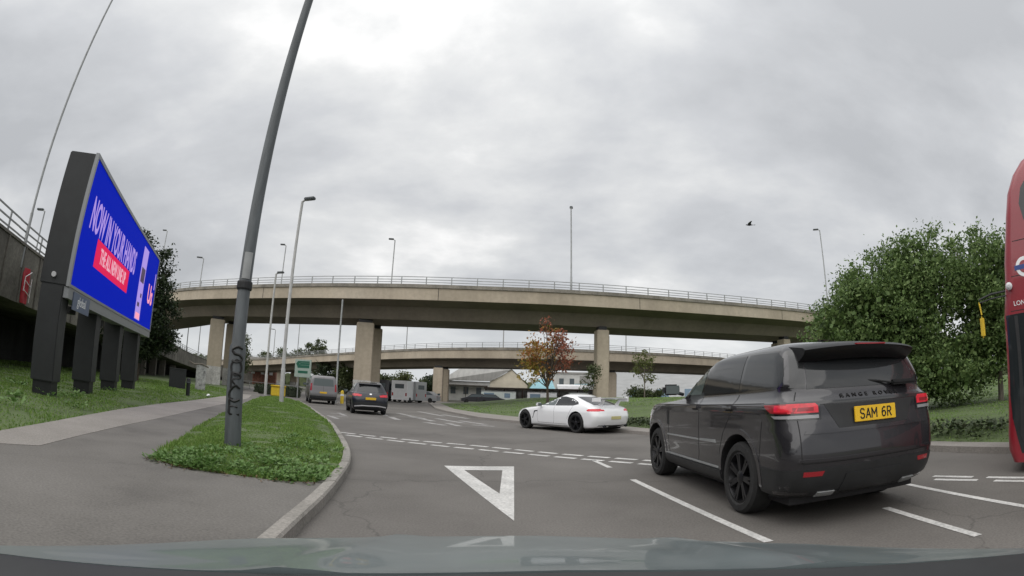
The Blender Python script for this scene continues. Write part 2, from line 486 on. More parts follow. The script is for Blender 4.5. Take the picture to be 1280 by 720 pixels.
# roundabout island
ISL_O = [(-9.4, 60), (-5.55, 39.4), (-3.99, 34.0), (-1.47, 27.0), (0.56, 24.0), (3.06, 20.4), (4.6, 17.1), (6.0, 13.8), (7.05, 11.1), (7.75, 7.8), (7.9, 5.0), (7.9, 0), (7.6, -12)]
ISL_G = [(-8.0, 60), (-4.2, 40.0), (-1.7, 33.0), (0.6, 29.0), (2.9, 24.6), (4.4, 21.2), (5.5, 18.1), (6.8, 14.8), (7.7, 12.1), (8.35, 8.2), (8.5, 5.0), (8.5, 0), (8.2, -12)]
struct(MB().prism(ISL_O + ISL_G[::-1], 0.0, .11).build('island_kerb', M['path_light']))
isl_poly = ISL_G + [(70, -12), (70, 60)]
def zi(x, y):
    d = edge_dist(ISL_G, x, y)
    if y > 59 or x > 69: pass
    h = .10 + .92 * sm(14, 34, y)
    return .10 + .14 * sm(0, .8, d) + h * sm(.6, 13, d)
struct(patch('island', isl_poly, zi, 2.2, M['soil']))

# ------------------------------------------------------------------ road markings
def stripe(name, segs, w, m='paint', z=.004):
    """painted strokes between plan points"""
    mb = MB()
    for a, b in segs:
        a = Vector((*a, 0)); b = Vector((*b, 0)); d = (b - a).normalized(); n = Vector((-d.y, d.x, 0)) * w / 2
        mb.add([(a + n)[:2] + (z,), (a - n)[:2] + (z,), (b - n)[:2] + (z,), (b + n)[:2] + (z,)], [(0, 1, 2, 3)])
    return struct(mb.build(name, M[m]))

def dashes(path, on, off):
    pts = even(spline([(x, y, 0) for x, y in path], .05), .05); out = []; step = on + off; i = 0
    k_on, k_all = int(on / .05), int(step / .05)
    while i + k_on < len(pts):
        out.append(((pts[i].x, pts[i].y), (pts[i + k_on].x, pts[i + k_on].y))); i += k_all
    return out
stripe('give_way_line', dashes([(-4.65, 13.9), (-2.36, 13.25), (-1.02, 12.85), (-0.21, 12.4), (0.56, 11.85), (1.32, 11.25), (2.14, 10.6), (2.79, 10.0), (4.4, 8.3), (5.6, 6.6)], .50, .15), .17)
stripe('give_way_line', dashes([(-4.28, 13.25), (-3.23, 12.94), (-2.1, 12.5), (-1.32, 12.15), (-0.61, 11.85), (0.25, 11.35), (0.97, 10.85), (1.8, 10.2), (2.65, 9.4), (4.1, 7.8), (5.2, 6.2)], .50, .15), .17)
tri_o = [(-1.08, 8.9), (0.13, 9.18), (0.09, 5.10)]
tri_i = [(-0.70, 8.52), (-0.07, 8.66), (-0.08, 6.55)]
struct(MB().add([(*p, .004) for p in tri_o + tri_i], [(0, 1, 4, 3), (1, 2, 5, 4), (2, 0, 3, 5)]).build('give_way_triangle', M['paint']))
stripe('lane_line', [((1.72, 10.25), (1.84, 9.1)), ((1.92, 7.7), (2.21, 3.9)), ((5.06, 5.35), (4.72, 2.4)), ((3.90, 4.3), (3.70, 2.8))], .10)
stripe('lane_line', [((5.69, 5.25), (5.9, 4.66)), ((5.50, 5.05), (5.74, 4.45)), ((5.96, 4.45), (6.12, 3.86)), ((5.80, 4.2), (5.95, 3.66)), ((6.15, 3.6), (6.2, 3.0))], .12, 'paint')
stripe('lane_arrow', [((-8.4, 23.4), (-7.7, 23.9)), ((-7.7, 21.3), (-6.75, 19.7)), ((-8.28, 24.3), (-7.3, 22.4)), ((-7.6, 21.2), (-6.9, 21.6))], .22, 'paint_worn')
stripe('hatching', [((-6.3, 29.0), (-4.0, 24.6)), ((-5.9, 33.5), (-3.6, 28.6)), ((-5.0, 26.1), (-3.3, 22.9)), ((-3.5, 21.7), (-2.5, 20.4)), ((-3.6, 25.6), (-2.0, 22.7)),
                    ((-2.6, 22.0), (-1.9, 20.3)), ((-2.3, 24.5), (-.95, 22.2)), ((-1.5, 21.5), (-.55, 21.1)), ((-3.9, 30.6), (-2.1, 27.0)), ((-5.6, 24.2), (-4.8, 22.3)),
                    ((-6.9, 27.2), (-6.0, 25.0))], .30, 'paint_worn')

# ------------------------------------------------------------------ grass and weeds
G_MAT = leaf_mat('grass_blades', [(.095, .175, .035), (.15, .26, .055), (.21, .33, .08), (.21, .27, .085)], .3)
W_MAT = leaf_mat('weed_leaves', [(.08, .15, .035), (.13, .24, .065), (.20, .31, .11)], .3)
IVY_MAT = leaf_mat('ivy_leaves', [(.028, .042, .018), (.05, .075, .03), (.08, .09, .05)], .2)

def grass(name, poly, n, h, zf, label=None, rmax=60, m=G_MAT, r0=9.0, keep=None):
    xs = [p[0] for p in poly]; ys = [p[1] for p in poly]; mb = MB(); V = []; F = []
    x0, x1, y0, y1 = min(xs), max(xs), max(min(ys), 2), min(max(ys), rmax); done = tries = 0
    while done < n and tries < n * 60:
        tries += 1
        x, y = random.uniform(x0, x1), random.uniform(y0, y1); r = math.hypot(x, y)
        if r > rmax or abs(math.atan2(x, y)) > 1.15 or random.random() > min(1, (r0 / r) ** 1.6): continue
        if not inside(poly, x, y) or (keep and not keep(x, y)): continue
        k = max(1, r / 11); hh = h * random.uniform(.55, 1.3) * (1 + .12 * (k - 1)); w = .012 * k * random.uniform(.8, 1.6)
        if math.sin(x * 3.1 + 2 * math.sin(y * 1.3)) * math.sin(y * 2.7 + x) > .82: continue
        clump = .75 + .45 * math.sin(x * 1.9 + 1) * math.sin(y * 1.6)
        hh *= clump
        a = random.uniform(0, 6.28); z = zf(x, y) - .005; t = random.uniform(.15, .7) * hh; b = a + random.uniform(-1.5, 1.5)
        i = len(V)
        V += [(x - math.cos(a) * w, y - math.sin(a) * w, z), (x + math.cos(a) * w, y + math.sin(a) * w, z), (x + math.cos(b) * t, y + math.sin(b) * t, z + hh)]
        F.append((i, i + 1, i + 2)); done += 1
    me = bpy.data.meshes.new(name); me.from_pydata(V, [], F); me.update(); me.materials.append(m)
    o = link(name, me); o['kind'] = 'stuff'; return o

grass('grass', verge_poly, 46000, .045, zv, r0=8)
grass('grass', [p for p in bank_poly if p[1] < 70], 42000, .06, zb, r0=13, rmax=48)
grass('grass', isl_poly, 36000, .04, zi, r0=16, rmax=52)

grass('grass', verge_poly, 5200, .085, zv, r0=8, keep=lambda x, y: edge_dist(verge_poly, x, y) < .16)
grass('grass', [p for p in bank_poly if p[1] < 70], 4200, .085, zb, r0=13, rmax=40, keep=lambda x, y: edge_dist(PATH_G, x, y) < .22)

def leaves(name, spots, m, s0, s1, n, spread, hgt, kind='stuff', parent=None):
    """broad leaves in rosettes"""
    V = []; F = []
    for x, y, z, k in spots:
        for _ in range(n):
            a = random.uniform(0, 6.28); r = random.random() ** .6 * spread * k
            px, py = x + math.cos(a) * r, y + math.sin(a) * r; pz = z + random.random() * hgt * k
            s = random.uniform(s0, s1); tilt = random.uniform(-.1, .9)
            d = Vector((math.cos(a) * math.cos(tilt), math.sin(a) * math.cos(tilt), math.sin(tilt))); sd = Vector((-math.sin(a), math.cos(a), random.uniform(-.4, .4)))
            p = Vector((px, py, pz)); i = len(V)
            V += [p, p + d * s * .5 + sd * s * .35, p + d * s, p + d * s * .5 - sd * s * .35]
            F.append((i, i + 1, i + 2, i + 3))
    me = bpy.data.meshes.new(name); me.from_pydata([tuple(v) for v in V], [], F); me.update(); me.materials.append(m)
    o = link(name, me, parent)
    if kind: o['kind'] = kind
    return o
sp = []
for _ in range(120):
    t = random.random(); k = t * (len(VERGE_F) - 1); i = int(k); f = k - i
    a, b = VERGE_F[i], VERGE_F[min(i + 1, len(VERGE_F) - 1)]
    x, y = a[0] + (b[0] - a[0]) * f, a[1] + (b[1] - a[1]) * f + abs(random.gauss(0, .42)) + .03
    if inside(verge_poly, x, y): sp.append((x, y, zv(x, y), random.uniform(.6, 1.25)))
for _ in range(45):
    x, y = random.uniform(-4.3, -2.4), random.uniform(6.2, 9.5)
    if inside(verge_poly, x, y): sp.append((x, y, zv(x, y), random.uniform(.5, .9)))
leaves('weeds', sp, W_MAT, .03, .085, 26, .19, .055)
sp = []
for _ in range(26):
    a = random.uniform(0, 1); x, y = -11.5 + random.gauss(0, 2.2), 9 + random.gauss(0, 2)
    if inside(bank_poly, x, y) and edge_dist(PATH_G, x, y) > .5: sp.append((x, y, zb(x, y), random.uniform(.8, 1.6)))
leaves('weeds', sp, W_MAT, .06, .14, 26, .22, .10)
sp = []
for _ in range(420):
    t = random.uniform(3.2, len(ISL_G) - 2.01); i = int(t); f = t - i
    a, b = ISL_G[i], ISL_G[i + 1]; x, y = a[0] + (b[0] - a[0]) * f + random.uniform(.1, 1.5), a[1] + (b[1] - a[1]) * f + random.uniform(0, .4)
    if inside(isl_poly, x, y): sp.append((x, y, zi(x, y), random.uniform(.8, 1.3)))
leaves('ground_cover', sp, IVY_MAT, .07, .15, 20, .34, .15)
# fallen leaves along the edge of the verge
sp = []
for _ in range(70):
    k = random.random() * 5; i = int(k); f = k - i; a, b = VERGE_F[i], VERGE_F[i + 1]
    sp.append((a[0] + (b[0] - a[0]) * f, a[1] + (b[1] - a[1]) * f - abs(random.gauss(.02, .07)), .104, 1))
leaves('fallen_leaves', sp, leaf_mat('dead_leaves', [(.10, .055, .025), (.16, .10, .045), (.07, .045, .025)], .1), .02, .045, 3, .05, .01)

# ================================================================== flyovers
def bridge(name, label, path, sect, cap_sect, rails, post_step, post_h, top, piers, step=2.0):
    root = empty(name, (0, 0, 0), 0, label, 'bridge')
    P = spline(path, step)
    d = MB().sweep(P, sect[0]).build('deck', M['concrete'], root)
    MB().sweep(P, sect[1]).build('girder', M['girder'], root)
    for cs in cap_sect: MB().sweep(P, cs).build('parapet', M['concrete_cap'], root)
    for u in rails['u']:
        for z in rails['z']:
            rb = MB().sweep(P, [(u - .03, z - .03), (u + .03, z - .03), (u + .03, z + .03), (u - .03, z + .03)]).build('rail', M['galv_rail'], root)
    pm = MB().box(-.045, .045, -.035, .035, 0, post_h).data('post'); pm.materials.append(M['galv'])
    pts = even(P, post_step)
    return root, P, pm, pts

UP = [(-100, 104, 0), (-72, 76, 0), (-52, 60, 0), (-39.7, 51.6, 0), (-23.4, 47.0, 0), (-11.8, 45.4, 0), (-2.9, 45.3, 0), (5.5, 45.8, 0), (16.8, 48.0, 0), (35.9, 53.4, 0), (62, 64, 0), (95, 83, 0)]
sect = ([(0, 9.62), (0, 10.72), (.30, 10.74), (.30, 10.5), (10.7, 10.5), (10.7, 10.74), (11, 10.72), (11, 9.62), (10.9, 9.605), (.1, 9.605)], [(.12, 9.60), (10.88, 9.60), (8.9, 9.30), (8.2, 8.15), (2.8, 8.15), (2.1, 9.30)])
cap1 = [(-.13, 10.72), (-.13, 11.05), (.36, 11.05), (.36, 10.745), (.31, 10.745), (.31, 10.76)]
cap1 = [(-.13, 10.725), (-.13, 11.05), (.36, 11.05), (.36, 10.745)]
cap2 = [(10.64, 10.745), (10.64, 11.05), (11.13, 11.05), (11.13, 10.725)]
fly, FP, pm, pts = bridge('flyover', 'nearer, higher concrete flyover curving across the whole view above the road', UP, sect, [cap1, cap2],
                          {'u': (.1, 10.9), 'z': (11.28, 11.52, 11.78)}, 2.35, .76, 11.05, None)
vis = [p for p in pts if -60 < p.x < 60]
for p in even(FP, 19.0):
    if -60 < p.x < 60:
        o = MB().box(-.025, .025, -.012, .03, 9.63, 10.71).build('deck_joint', M['black'], fly); o.location = (p.x, p.y, 0)
for i, p in enumerate(vis):
    if i >= 96: break
    o = link('post', pm, fly); o.location = (p.x, p.y + .1, 11.04)

def pier(parent, x, y, wx, wy, h, rz, base_h=0, cap=True):
    o = MB().box(-wx / 2, wx / 2, -wy / 2, wy / 2, -.3, h, .06).build('pier', M['concrete'], parent)
    o.location = (x, y, 0); o.rotation_euler.z = rz
    if base_h:
        MB().box(-wx / 2 - .006, wx / 2 + .006, -wy / 2 - .006, wy / 2 + .006, -.3, base_h).build('painted_base', M['white_base'], o)
    if cap:
        MB().box(-wx / 2 + .2, wx / 2 - .2, -wy / 2 + .15, wy / 2 - .15, h + .002, h + .34).build('bearing', M['black'], o)
    return o
pier(fly, -14.45, 49.2, 1.75, 1.25, 7.8, R(15), 2.1)
pier(fly, -14.6, 53.6, 1.6, 1.25, 7.8, R(15), 2.1)
pier(fly, -34.3, 53.0, 1.75, 1.25, 7.8, R(30), 2.3)
pier(fly, -34.7, 57.2, 1.5, 1.25, 7.8, R(30), 2.3)
pier(fly, 8.85, 49.0, 1.2, 1.25, 7.8, R(6), 0)
pier(fly, 9.75, 53.4, 1.2, 1.25, 7.8, R(6), 0)
pier(fly, 33.0, 55.6, 1.2, 1.25, 7.8, R(15), 0)
pier(fly, 34.5, 59.9, 1.2, 1.25, 7.8, R(15), 0)

LOWP = [(-150, 175, -3), (-100, 145, -2.6), (-66.8, 121, -2.0), (-41, 105, -.5), (-18.8, 86.5, 0), (-4.6, 77.3, 0), (7.4, 75.6, 0), (20.6, 79.2, 0), (36.7, 88, 0), (75, 116, 0)]
sect = ([(0, 6.85), (0, 8.1), (.3, 8.1), (.3, 7.8), (9.7, 7.8), (9.7, 8.1), (10, 8.1), (10, 6.85), (9.9, 6.835), (.1, 6.835)], [(.12, 6.83), (9.88, 6.83), (8.2, 6.55), (7.6, 5.65), (2.4, 5.65), (1.8, 6.55)])
cap1 = [(-.12, 8.105), (-.12, 8.5), (.36, 8.5), (.36, 8.105)]; cap2 = [(9.64, 8.105), (9.64, 8.5), (10.12, 8.5), (10.12, 8.105)]
low, LP, pm2, pts2 = bridge('flyover', 'farther, lower concrete flyover seen underneath the high flyover', LOWP, sect, [cap1, cap2],
                            {'u': (.1, 9.9), 'z': (8.75, 9.0, 9.28)}, 2.75, .8, 8.5, None)
vis = [p for p in pts2 if -62 < p.x < 45]
for p in vis[:98]:
    o = link('post', pm2, low); o.location = (p.x, p.y + .1, p.z + 8.49)
for x, y, w in ((-11.2, 80.5, 1.5), (-10.7, 84.5, 1.5), (16.3, 81.0, 1.35), (17.2, 85, 1.35), (-36.5, 107, 1.8), (-35.0, 110, 1.8), (-57, 120, 1.8), (-55, 124, 1.8), (38, 94, 1.4)):
    pier(low, x, y, w, 1.2, 5.3 if x > -30 else (4.9 if x > -50 else 4.0), 0, 1.6 if x < -30 else 0)

# ------------------------------------------------------------------ ramp on the left
ramp = empty('ramp_viaduct', (0, 0, 0), 0, 'grimy concrete ramp with a pipe railing behind the blue billboard', 'viaduct')
RP = spline([(-6.5, -9.5, 0), (-18.8, 11.36, 0), (-22.2, 17.0, 0), (-44.7, 55.0, 0), (-54, 71.5, -.3), (-60, 86, -.9), (-62.5, 100, -1.9), (-62, 114, -2.9)], 2.0)
M['ramp_face'] = surface_mat('ramp_face', [(.10, .092, .08), (.17, .158, .138), (.25, .235, .205)], 0.45, 8, 0.9, streak=(0.7, 0.7, 0.10))
MB().sweep(RP, [(0, 3.05), (0, 5.4), (.35, 5.4), (.35, 4.6), (9, 4.6), (9, 3.05)]).build('deck', M['ramp_face'], ramp)
MB().sweep(RP, [(-.06, 5.405), (-.06, 5.52), (.42, 5.52), (.42, 5.405)]).build('parapet', M['concrete_dark'], ramp)
MB().sweep(RP[:-4], [(6.8, -.3), (6.8, 3.04), (7.2, 3.04), (7.2, -.3)]).build('back_wall', M['wall_dark'], ramp)
for z in (5.72, 6.02, 6.34):
    MB().sweep(RP, [(.12, z - .03), (.18, z - .03), (.18, z + .03), (.12, z + .03)]).build('rail', M['galv'], ramp)
pm3 = MB().box(-.035, .035, -.035, .035, 0, .86).data('post'); pm3.materials.append(M['galv'])
jm = MB().box(-.05, .05, -.03, .03, 3.06, 5.39).data('joint_strip'); jm.materials.append(M['concrete_dark'])
for i, p in enumerate(even(RP, 2.1)[:50]):
    d = Vector((-.51, .86, 0)); n = Vector((-.86, -.51, 0))
    o = link('post', pm3, ramp); o.location = p + n * .15 + Vector((0, 0, 5.5))
    if p.y < 56:
        o = link('joint_strip', jm, ramp); o.location = p - n * .035; o.rotation_euler.z = math.atan2(d.y, d.x)
for i, p in enumerate(even(RP, 9)[1:12]):
    n = Vector((-.86, -.51, 0))
    o = MB().box(-.5, .5, -.5, .5, -.3, 3.04, .04).build('column', M['concrete_dark'], ramp); o.location = p + n * 1.7 + Vector((0, 0, p.z if p.y > 60 else 0)); o.rotation_euler.z = R(31)

# ================================================================== car building kit
def mono(xs, ys, n):
    """monotone cubic resampling of ys over the index, n steps per span"""
    k = len(ys); d = [ys[i + 1] - ys[i] for i in range(k - 1)]; m = [0.0] * k
    m[0], m[-1] = d[0], d[-1]
    for i in range(1, k - 1):
        m[i] = 0 if d[i - 1] * d[i] <= 0 else 2 * d[i - 1] * d[i] / (d[i - 1] + d[i])
    out = []
    for i in range(k - 1):
        for j in range(n):
            t = j / n
            out.append((2 * t ** 3 - 3 * t * t + 1) * ys[i] + (t ** 3 - 2 * t * t + t) * m[i] + (-2 * t ** 3 + 3 * t * t) * ys[i + 1] + (t ** 3 - t * t) * m[i + 1])
    out.append(ys[-1]); return out

def outline(xr, xf, w, rr, rf, ne=2.6, K=14, S=22):
    """plan outline of a car body at one height, anticlockwise from the rear centre... half arcs are superellipses"""
    pts = []
    rr = min(rr, (xf - xr) * .45); rf = min(rf, (xf - xr) * .45)
    def arc(t, ax, ay): return (ax * abs(math.sin(t)) ** (2 / ne), ay * abs(math.cos(t)) ** (2 / ne))
    # right side (y<0) rear centre -> right rear -> right front -> front centre -> left
    half = []
    for k in range(K + 1):
        t = math.pi / 2 * (1 - k / K); a, b = arc(t, rr, w); half.append((xr + rr - a, b))
    for k in range(1, S):
        half.append((xr + rr + (xf - rf - xr - rr) * k / S, w))
    for k in range(K + 1):
        t = math.pi / 2 * k / K; a, b = arc(t, rf, w); half.append((xf - rf + a, b))
    pts = [(x, -y) for x, y in half] + [(x, y) for x, y in half[::-1][1:-1]]
    return pts

def car_body(name, slices, paint, parent, axles, arch_r, track, wmax, ne=2.6, sub=6, sharp=28, under=.6):
    cols = list(zip(*slices))
    C = [mono(None, c, sub) for c in cols]
    rings = []
    for i in range(len(C[0])):
        z, xr, xf, w, rr, rf = [c[i] for c in C]
        rings.append([(x, y, z) for x, y in outline(xr, xf, w, rr, rf, ne)])
    m = len(rings[0]); mb = MB()
    vs = [p for r in rings for p in r]; fs = []
    for i in range(len(rings) - 1):
        for j in range(m):
            j2 = (j + 1) % m
            fs.append((i * m + j, i * m + j2, (i + 1) * m + j2, (i + 1) * m + j))
    # roof: shrinking rings with a slight crown
    top = rings[-1]; cx = sum(p[0] for p in top) / m; z = top[0][2]
    prev = (len(rings) - 1) * m
    for s, dz in ((.8, .010), (.55, .017), (.25, .021)):
        base = len(vs); vs += [(cx + (p[0] - cx) * s, p[1] * s, z + dz) for p in top]
        for j in range(m):
            j2 = (j + 1) % m; fs.append((prev + j, prev + j2, base + j2, base + j))
        prev = base
    fs.append(tuple(prev + j for j in range(m))); fs.append(tuple(range(m - 1, -1, -1)))
    mb.add(vs, fs)
    o = mb.build(name, paint, parent)
    o.data.materials.append(M['gap'])
    if axles:
        cut = MB()
        for ax in axles:
            for s in (-1, 1):
                y0, y1 = sorted((s * (track / 2 - .19), s * (wmax + .3)))
                cut.lathe([(arch_r, y0), (arch_r, y1)], 40, 'Y', (ax, 0, arch_r * .92))
        co = cut.build('cutter', M['gap'], parent)
        md = o.modifiers.new('b', 'BOOLEAN'); md.operation = 'DIFFERENCE'; md.solver = 'EXACT'; md.object = co; md.material_mode = 'TRANSFER'
        bpy.context.view_layer.update()
        dg = bpy.context.evaluated_depsgraph_get()
        me = bpy.data.meshes.new_from_object(o.evaluated_get(dg))
        o.modifiers.clear(); old = o.data; o.data = me; me.name = name; bpy.data.meshes.remove(old); bpy.data.objects.remove(co)
    for p in o.data.polygons: p.use_smooth = True
    o.data.set_sharp_from_angle(angle=R(sharp))
    return o

class Skin:
    """projects flat outlines onto a body so that windows, lamps and trim follow its surface"""
    def __init__(s, ob):
        me = ob.data
        s.t = BVHTree.FromPolygons([v.co.copy() for v in me.vertices], [tuple(p.vertices) for p in me.polygons])
    def hit(s, a, b, axis):
        if axis == 'L': o, d = Vector((a, 6, b)), Vector((0, -1, 0))
        elif axis == 'R': o, d = Vector((a, -6, b)), Vector((0, 1, 0))
        elif axis == 'B': o, d = Vector((-9, a, b)), Vector((1, 0, 0))
        elif axis == 'F': o, d = Vector((14, a, b)), Vector((-1, 0, 0))
        else: o, d = Vector((a, b, 9)), Vector((0, 0, -1))
        p, n, i, dist = s.t.ray_cast(o, d)
        if p is None: return None
        if n.dot(d) > 0: n = -n
        return p, n
    def poly(s, name, m, parent, poly, axis, off=.004, step=.07, thick=.012, smooth=40):
        bm = bmesh.new()
        vs = [bm.verts.new((x, y, 0)) for x, y in poly]
        for t in tessellate_polygon([[Vector((x, y, 0)) for x, y in poly]]):
            try: bm.faces.new([vs[i] for i in t])
            except ValueError: pass
        xs = [p[0] for p in poly]; ys = [p[1] for p in poly]
        for ax, lo, hi in ((0, min(xs), max(xs)), (1, min(ys), max(ys))):
            k = lo + step * .5
            while k < hi:
                bmesh.ops.bisect_plane(bm, geom=bm.verts[:] + bm.edges[:] + bm.faces[:], plane_co=(k, 0, 0) if ax == 0 else (0, k, 0),
                                       plane_no=(1, 0, 0) if ax == 0 else (0, 1, 0), dist=1e-5)
                k += step
        dead = []; inner = {}
        for v in bm.verts:
            h = s.hit(v.co.x, v.co.y, axis)
            if h is None: dead.append(v); continue
            inner[v] = h[0] - h[1] * thick
            v.co = h[0] + h[1] * off
        if dead: bmesh.ops.delete(bm, geom=dead, context='VERTS')
        be = [e for e in bm.edges if len(e.link_faces) == 1]
        low = {}
        for e in be:
            for v in e.verts:
                if v not in low: low[v] = bm.verts.new(inner[v])
        for e in be:
            a, b = e.verts
            try: bm.faces.new((a, b, low[b], low[a]))
            except ValueError: pass
        bmesh.ops.recalc_face_normals(bm, faces=bm.faces[:])
        me = bpy.data.meshes.new(name); bm.to_mesh(me); bm.free()
        for p in me.polygons: p.use_smooth = True
        me.set_sharp_from_angle(angle=R(smooth)); me.materials.append(m)
        return link(name, me, parent)
    def line(s, name, m, parent, lines, w=.008, off=.0015, step=.05):
        """thin strips: lines is a list of (axis, points)"""
        for axis, pts in lines:
            mb = MB()
            P = [Vector((a, b, 0)) for a, b in pts]; Q = []
            for a, b in zip(P, P[1:]):
                n = max(1, int((b - a).length / step)); Q += [a.lerp(b, k / n) for k in range(n)]
            Q.append(P[-1]); row = []
            for i, q in enumerate(Q):
                d = (Q[min(i + 1, len(Q) - 1)] - Q[max(i - 1, 0)]).normalized(); n = Vector((-d.y, d.x, 0)) * w / 2
                h1, h2 = s.hit(q.x + n.x, q.y + n.y, axis), s.hit(q.x - n.x, q.y - n.y, axis)
                if h1 and h2: row.append((h1[0] + h1[1] * off, h2[0] + h2[1] * off))
                else: row.append(None)
            for a, b in zip(row, row[1:]):
                if a and b and (a[0] - b[0]).length < step * 4: mb.add([a[0], a[1], b[1], b[0]], [(0, 1, 2, 3)])
            if mb.f: mb.build(name, m, parent)

def arc_band(cx, cz, r0, r1, a0, a1, n=28):
    A = [R(a0 + (a1 - a0) * k / n) for k in range(n + 1)]
    return [(cx + r1 * math.cos(a), cz + r1 * math.sin(a)) for a in A] + [(cx + r0 * math.cos(a), cz + r0 * math.sin(a)) for a in A[::-1]]

def wheel_meshes(r, w, rim_r, spokes, twin=True):
    t = MB().lathe([(rim_r, -w / 2 + .02), (rim_r + .02, -w / 2), (r - .03, -w / 2 + .005), (r, -w / 2 + .035), (r + .002, 0), (r, w / 2 - .035), (r - .03, w / 2 - .005), (rim_r + .02, w / 2), (rim_r, w / 2 - .02),
                    (rim_r - .015, w / 2 - .05), (rim_r - .03, -w / 2 + .02)], 48, 'Y', close=False)
    tyre = t.data('wheel', 35); tyre.materials.append(M['rubber'])
    b = MB().lathe([(rim_r, w / 2 - .018), (rim_r - .018, w / 2 - .014), (rim_r - .03, w / 2 - .05), (rim_r - .05, w / 2 - .11), (0.0001, w / 2 - .12)], 40, 'Y', close=False)
    b.lathe([(.0001, w / 2 - .012), (.035, w / 2 - .014), (.075, w / 2 - .03), (.08, w / 2 - .11)], 20, 'Y', close=False)
    for k in range(spokes):
        for da in ((-.10, .10) if twin else (0,)):
            a = 2 * math.pi * k / spokes
            p0 = Vector((math.cos(a + da * .9) * .06, w / 2 - .035, math.sin(a + da * .9) * .06))
            p1 = Vector((math.cos(a + da) * (rim_r - .02), w / 2 - .022, math.sin(a + da) * (rim_r - .02)))
            d = (p1 - p0).normalized(); n = Vector((-d.z, 0, d.x)); h = Vector((0, .022, 0)); ww = .018 if twin else .034
            vs = []
            for p, q in ((p0, ww * 1.1), (p1, ww * .8)): vs += [p + n * q + h * .2, p - n * q + h * .2, p - n * q - h * 2, p + n * q - h * 2]
            b.add(vs, [(0, 1, 5, 4), (1, 2, 6, 5), (2, 3, 7, 6), (3, 0, 4, 7), (0, 3, 2, 1), (4, 5, 6, 7)])
    rim = b.data('rim', 35)
    return tyre, rim

def add_wheels(parent, tyre, rim, rim_mat, axles, track, r):
    rim.materials.append(rim_mat)
    for ax in axles:
        for s in (1, -1):
            w = link('wheel', tyre, parent); w.location = (ax, s * track / 2, r)
            w.rotation_euler = (0, random.uniform(0, 6), 0 if s > 0 else math.pi)
            link('rim', rim, w)

GLYPH = {'S': [[(.9, .85), (.7, 1), (.25, 1), (.05, .85), (.05, .65), (.25, .53), (.7, .47), (.9, .35), (.9, .15), (.7, 0), (.25, 0), (.05, .15)]],
         'A': [[(0, 0), (.5, 1), (1, 0)], [(.2, .32), (.8, .32)]], 'M': [[(0, 0), (0, 1), (.5, .35), (1, 1), (1, 0)]],
         '6': [[(.85, .95), (.5, 1), (.15, .8), (.05, .4), (.1, .12), (.4, 0), (.75, .05), (.92, .3), (.75, .55), (.4, .58), (.1, .4)]],
         'R': [[(.05, 0), (.05, 1), (.65, 1), (.9, .85), (.9, .65), (.65, .5), (.05, .5)], [(.5, .5), (.95, 0)]]}
def plate_letters(parent, txt, o, x, z, n, hh):
    w, gap = hh * .62, hh * .22; wid = {c: (w * 1.15 if c == 'M' else (w * .55 if c == ' ' else w)) for c in txt}
    tot = sum(wid[c] for c in txt) + gap * (len(txt) - 1); u = -tot / 2; sw = hh * .075
    for c in txt:
        mb = MB()
        for st in GLYPH.get(c, []):
            for a, b in zip(st, st[1:]):
                a2, b2 = Vector((u + a[0] * wid[c], (a[1] - .5) * hh)), Vector((u + b[0] * wid[c], (b[1] - .5) * hh))
                d = (b2 - a2).normalized(); a2, b2 = a2 - d * sw * .6, b2 + d * sw * .6; q = Vector((-d.y, d.x)) * sw
                P = [a2 + q, a2 - q, b2 - q, b2 + q]
                vs = [o + x * p.x + z * p.y for p in P] + [o + x * p.x + z * p.y + n * .002 for p in P]
                mb.add(vs, [(0, 1, 2, 3), (4, 5, 6, 7), (0, 1, 5, 4), (1, 2, 6, 5), (2, 3, 7, 6), (3, 0, 4, 7)])
        if mb.f: mb.build('letter', M['ink'], parent)
        u += wid[c] + gap

def number_plate(parent, txt, org, w, h, xdir=(0, -1, 0), zdir=(0, 0, 1), tsize=None):
    o = Vector(org); x = Vector(xdir).normalized(); z = Vector(zdir).normalized(); n = x.cross(z)
    mb = MB().box(-w / 2, w / 2, -h / 2, h / 2, -.01, .008, .004)
    mb.v = [tuple(o + x * a + z * b + n * c) for a, b, c in mb.v]
    p = mb.build('number_plate', M['plate'], parent)
    if txt:
        plate_letters(p, txt, o + n * .0092, x, z, n, h * .60)
    return p

def mirror_arm(parent, sgn, x, z, y, m, sc_=1.0):
    mb = MB().box(-.07, .09, -.13, .13, -.085, .085, .045)
    mb.v = [(x + a * sc_, sgn * (y + .17) + b * sc_, z + c * sc_) for a, b, c in mb.v]
    mb.tube([(x + .05, sgn * (y - .03), z - .07), (x + .03, sgn * (y + .08), z - .04)], .025, 8)
    mo = mb.build('wing_mirror', m, parent, 40)
    g = MB().box(-.006, 0, -.105, .105, -.065, .065)
    g.v = [(x - .075 * sc_ + a, sgn * (y + .17) + b * sc_, z + c * sc_) for a, b, c in g.v]
    g.build('mirror_glass', M['glass_mid'], mo)

def both(f):
    for ax in ('L', 'R'): f(ax)

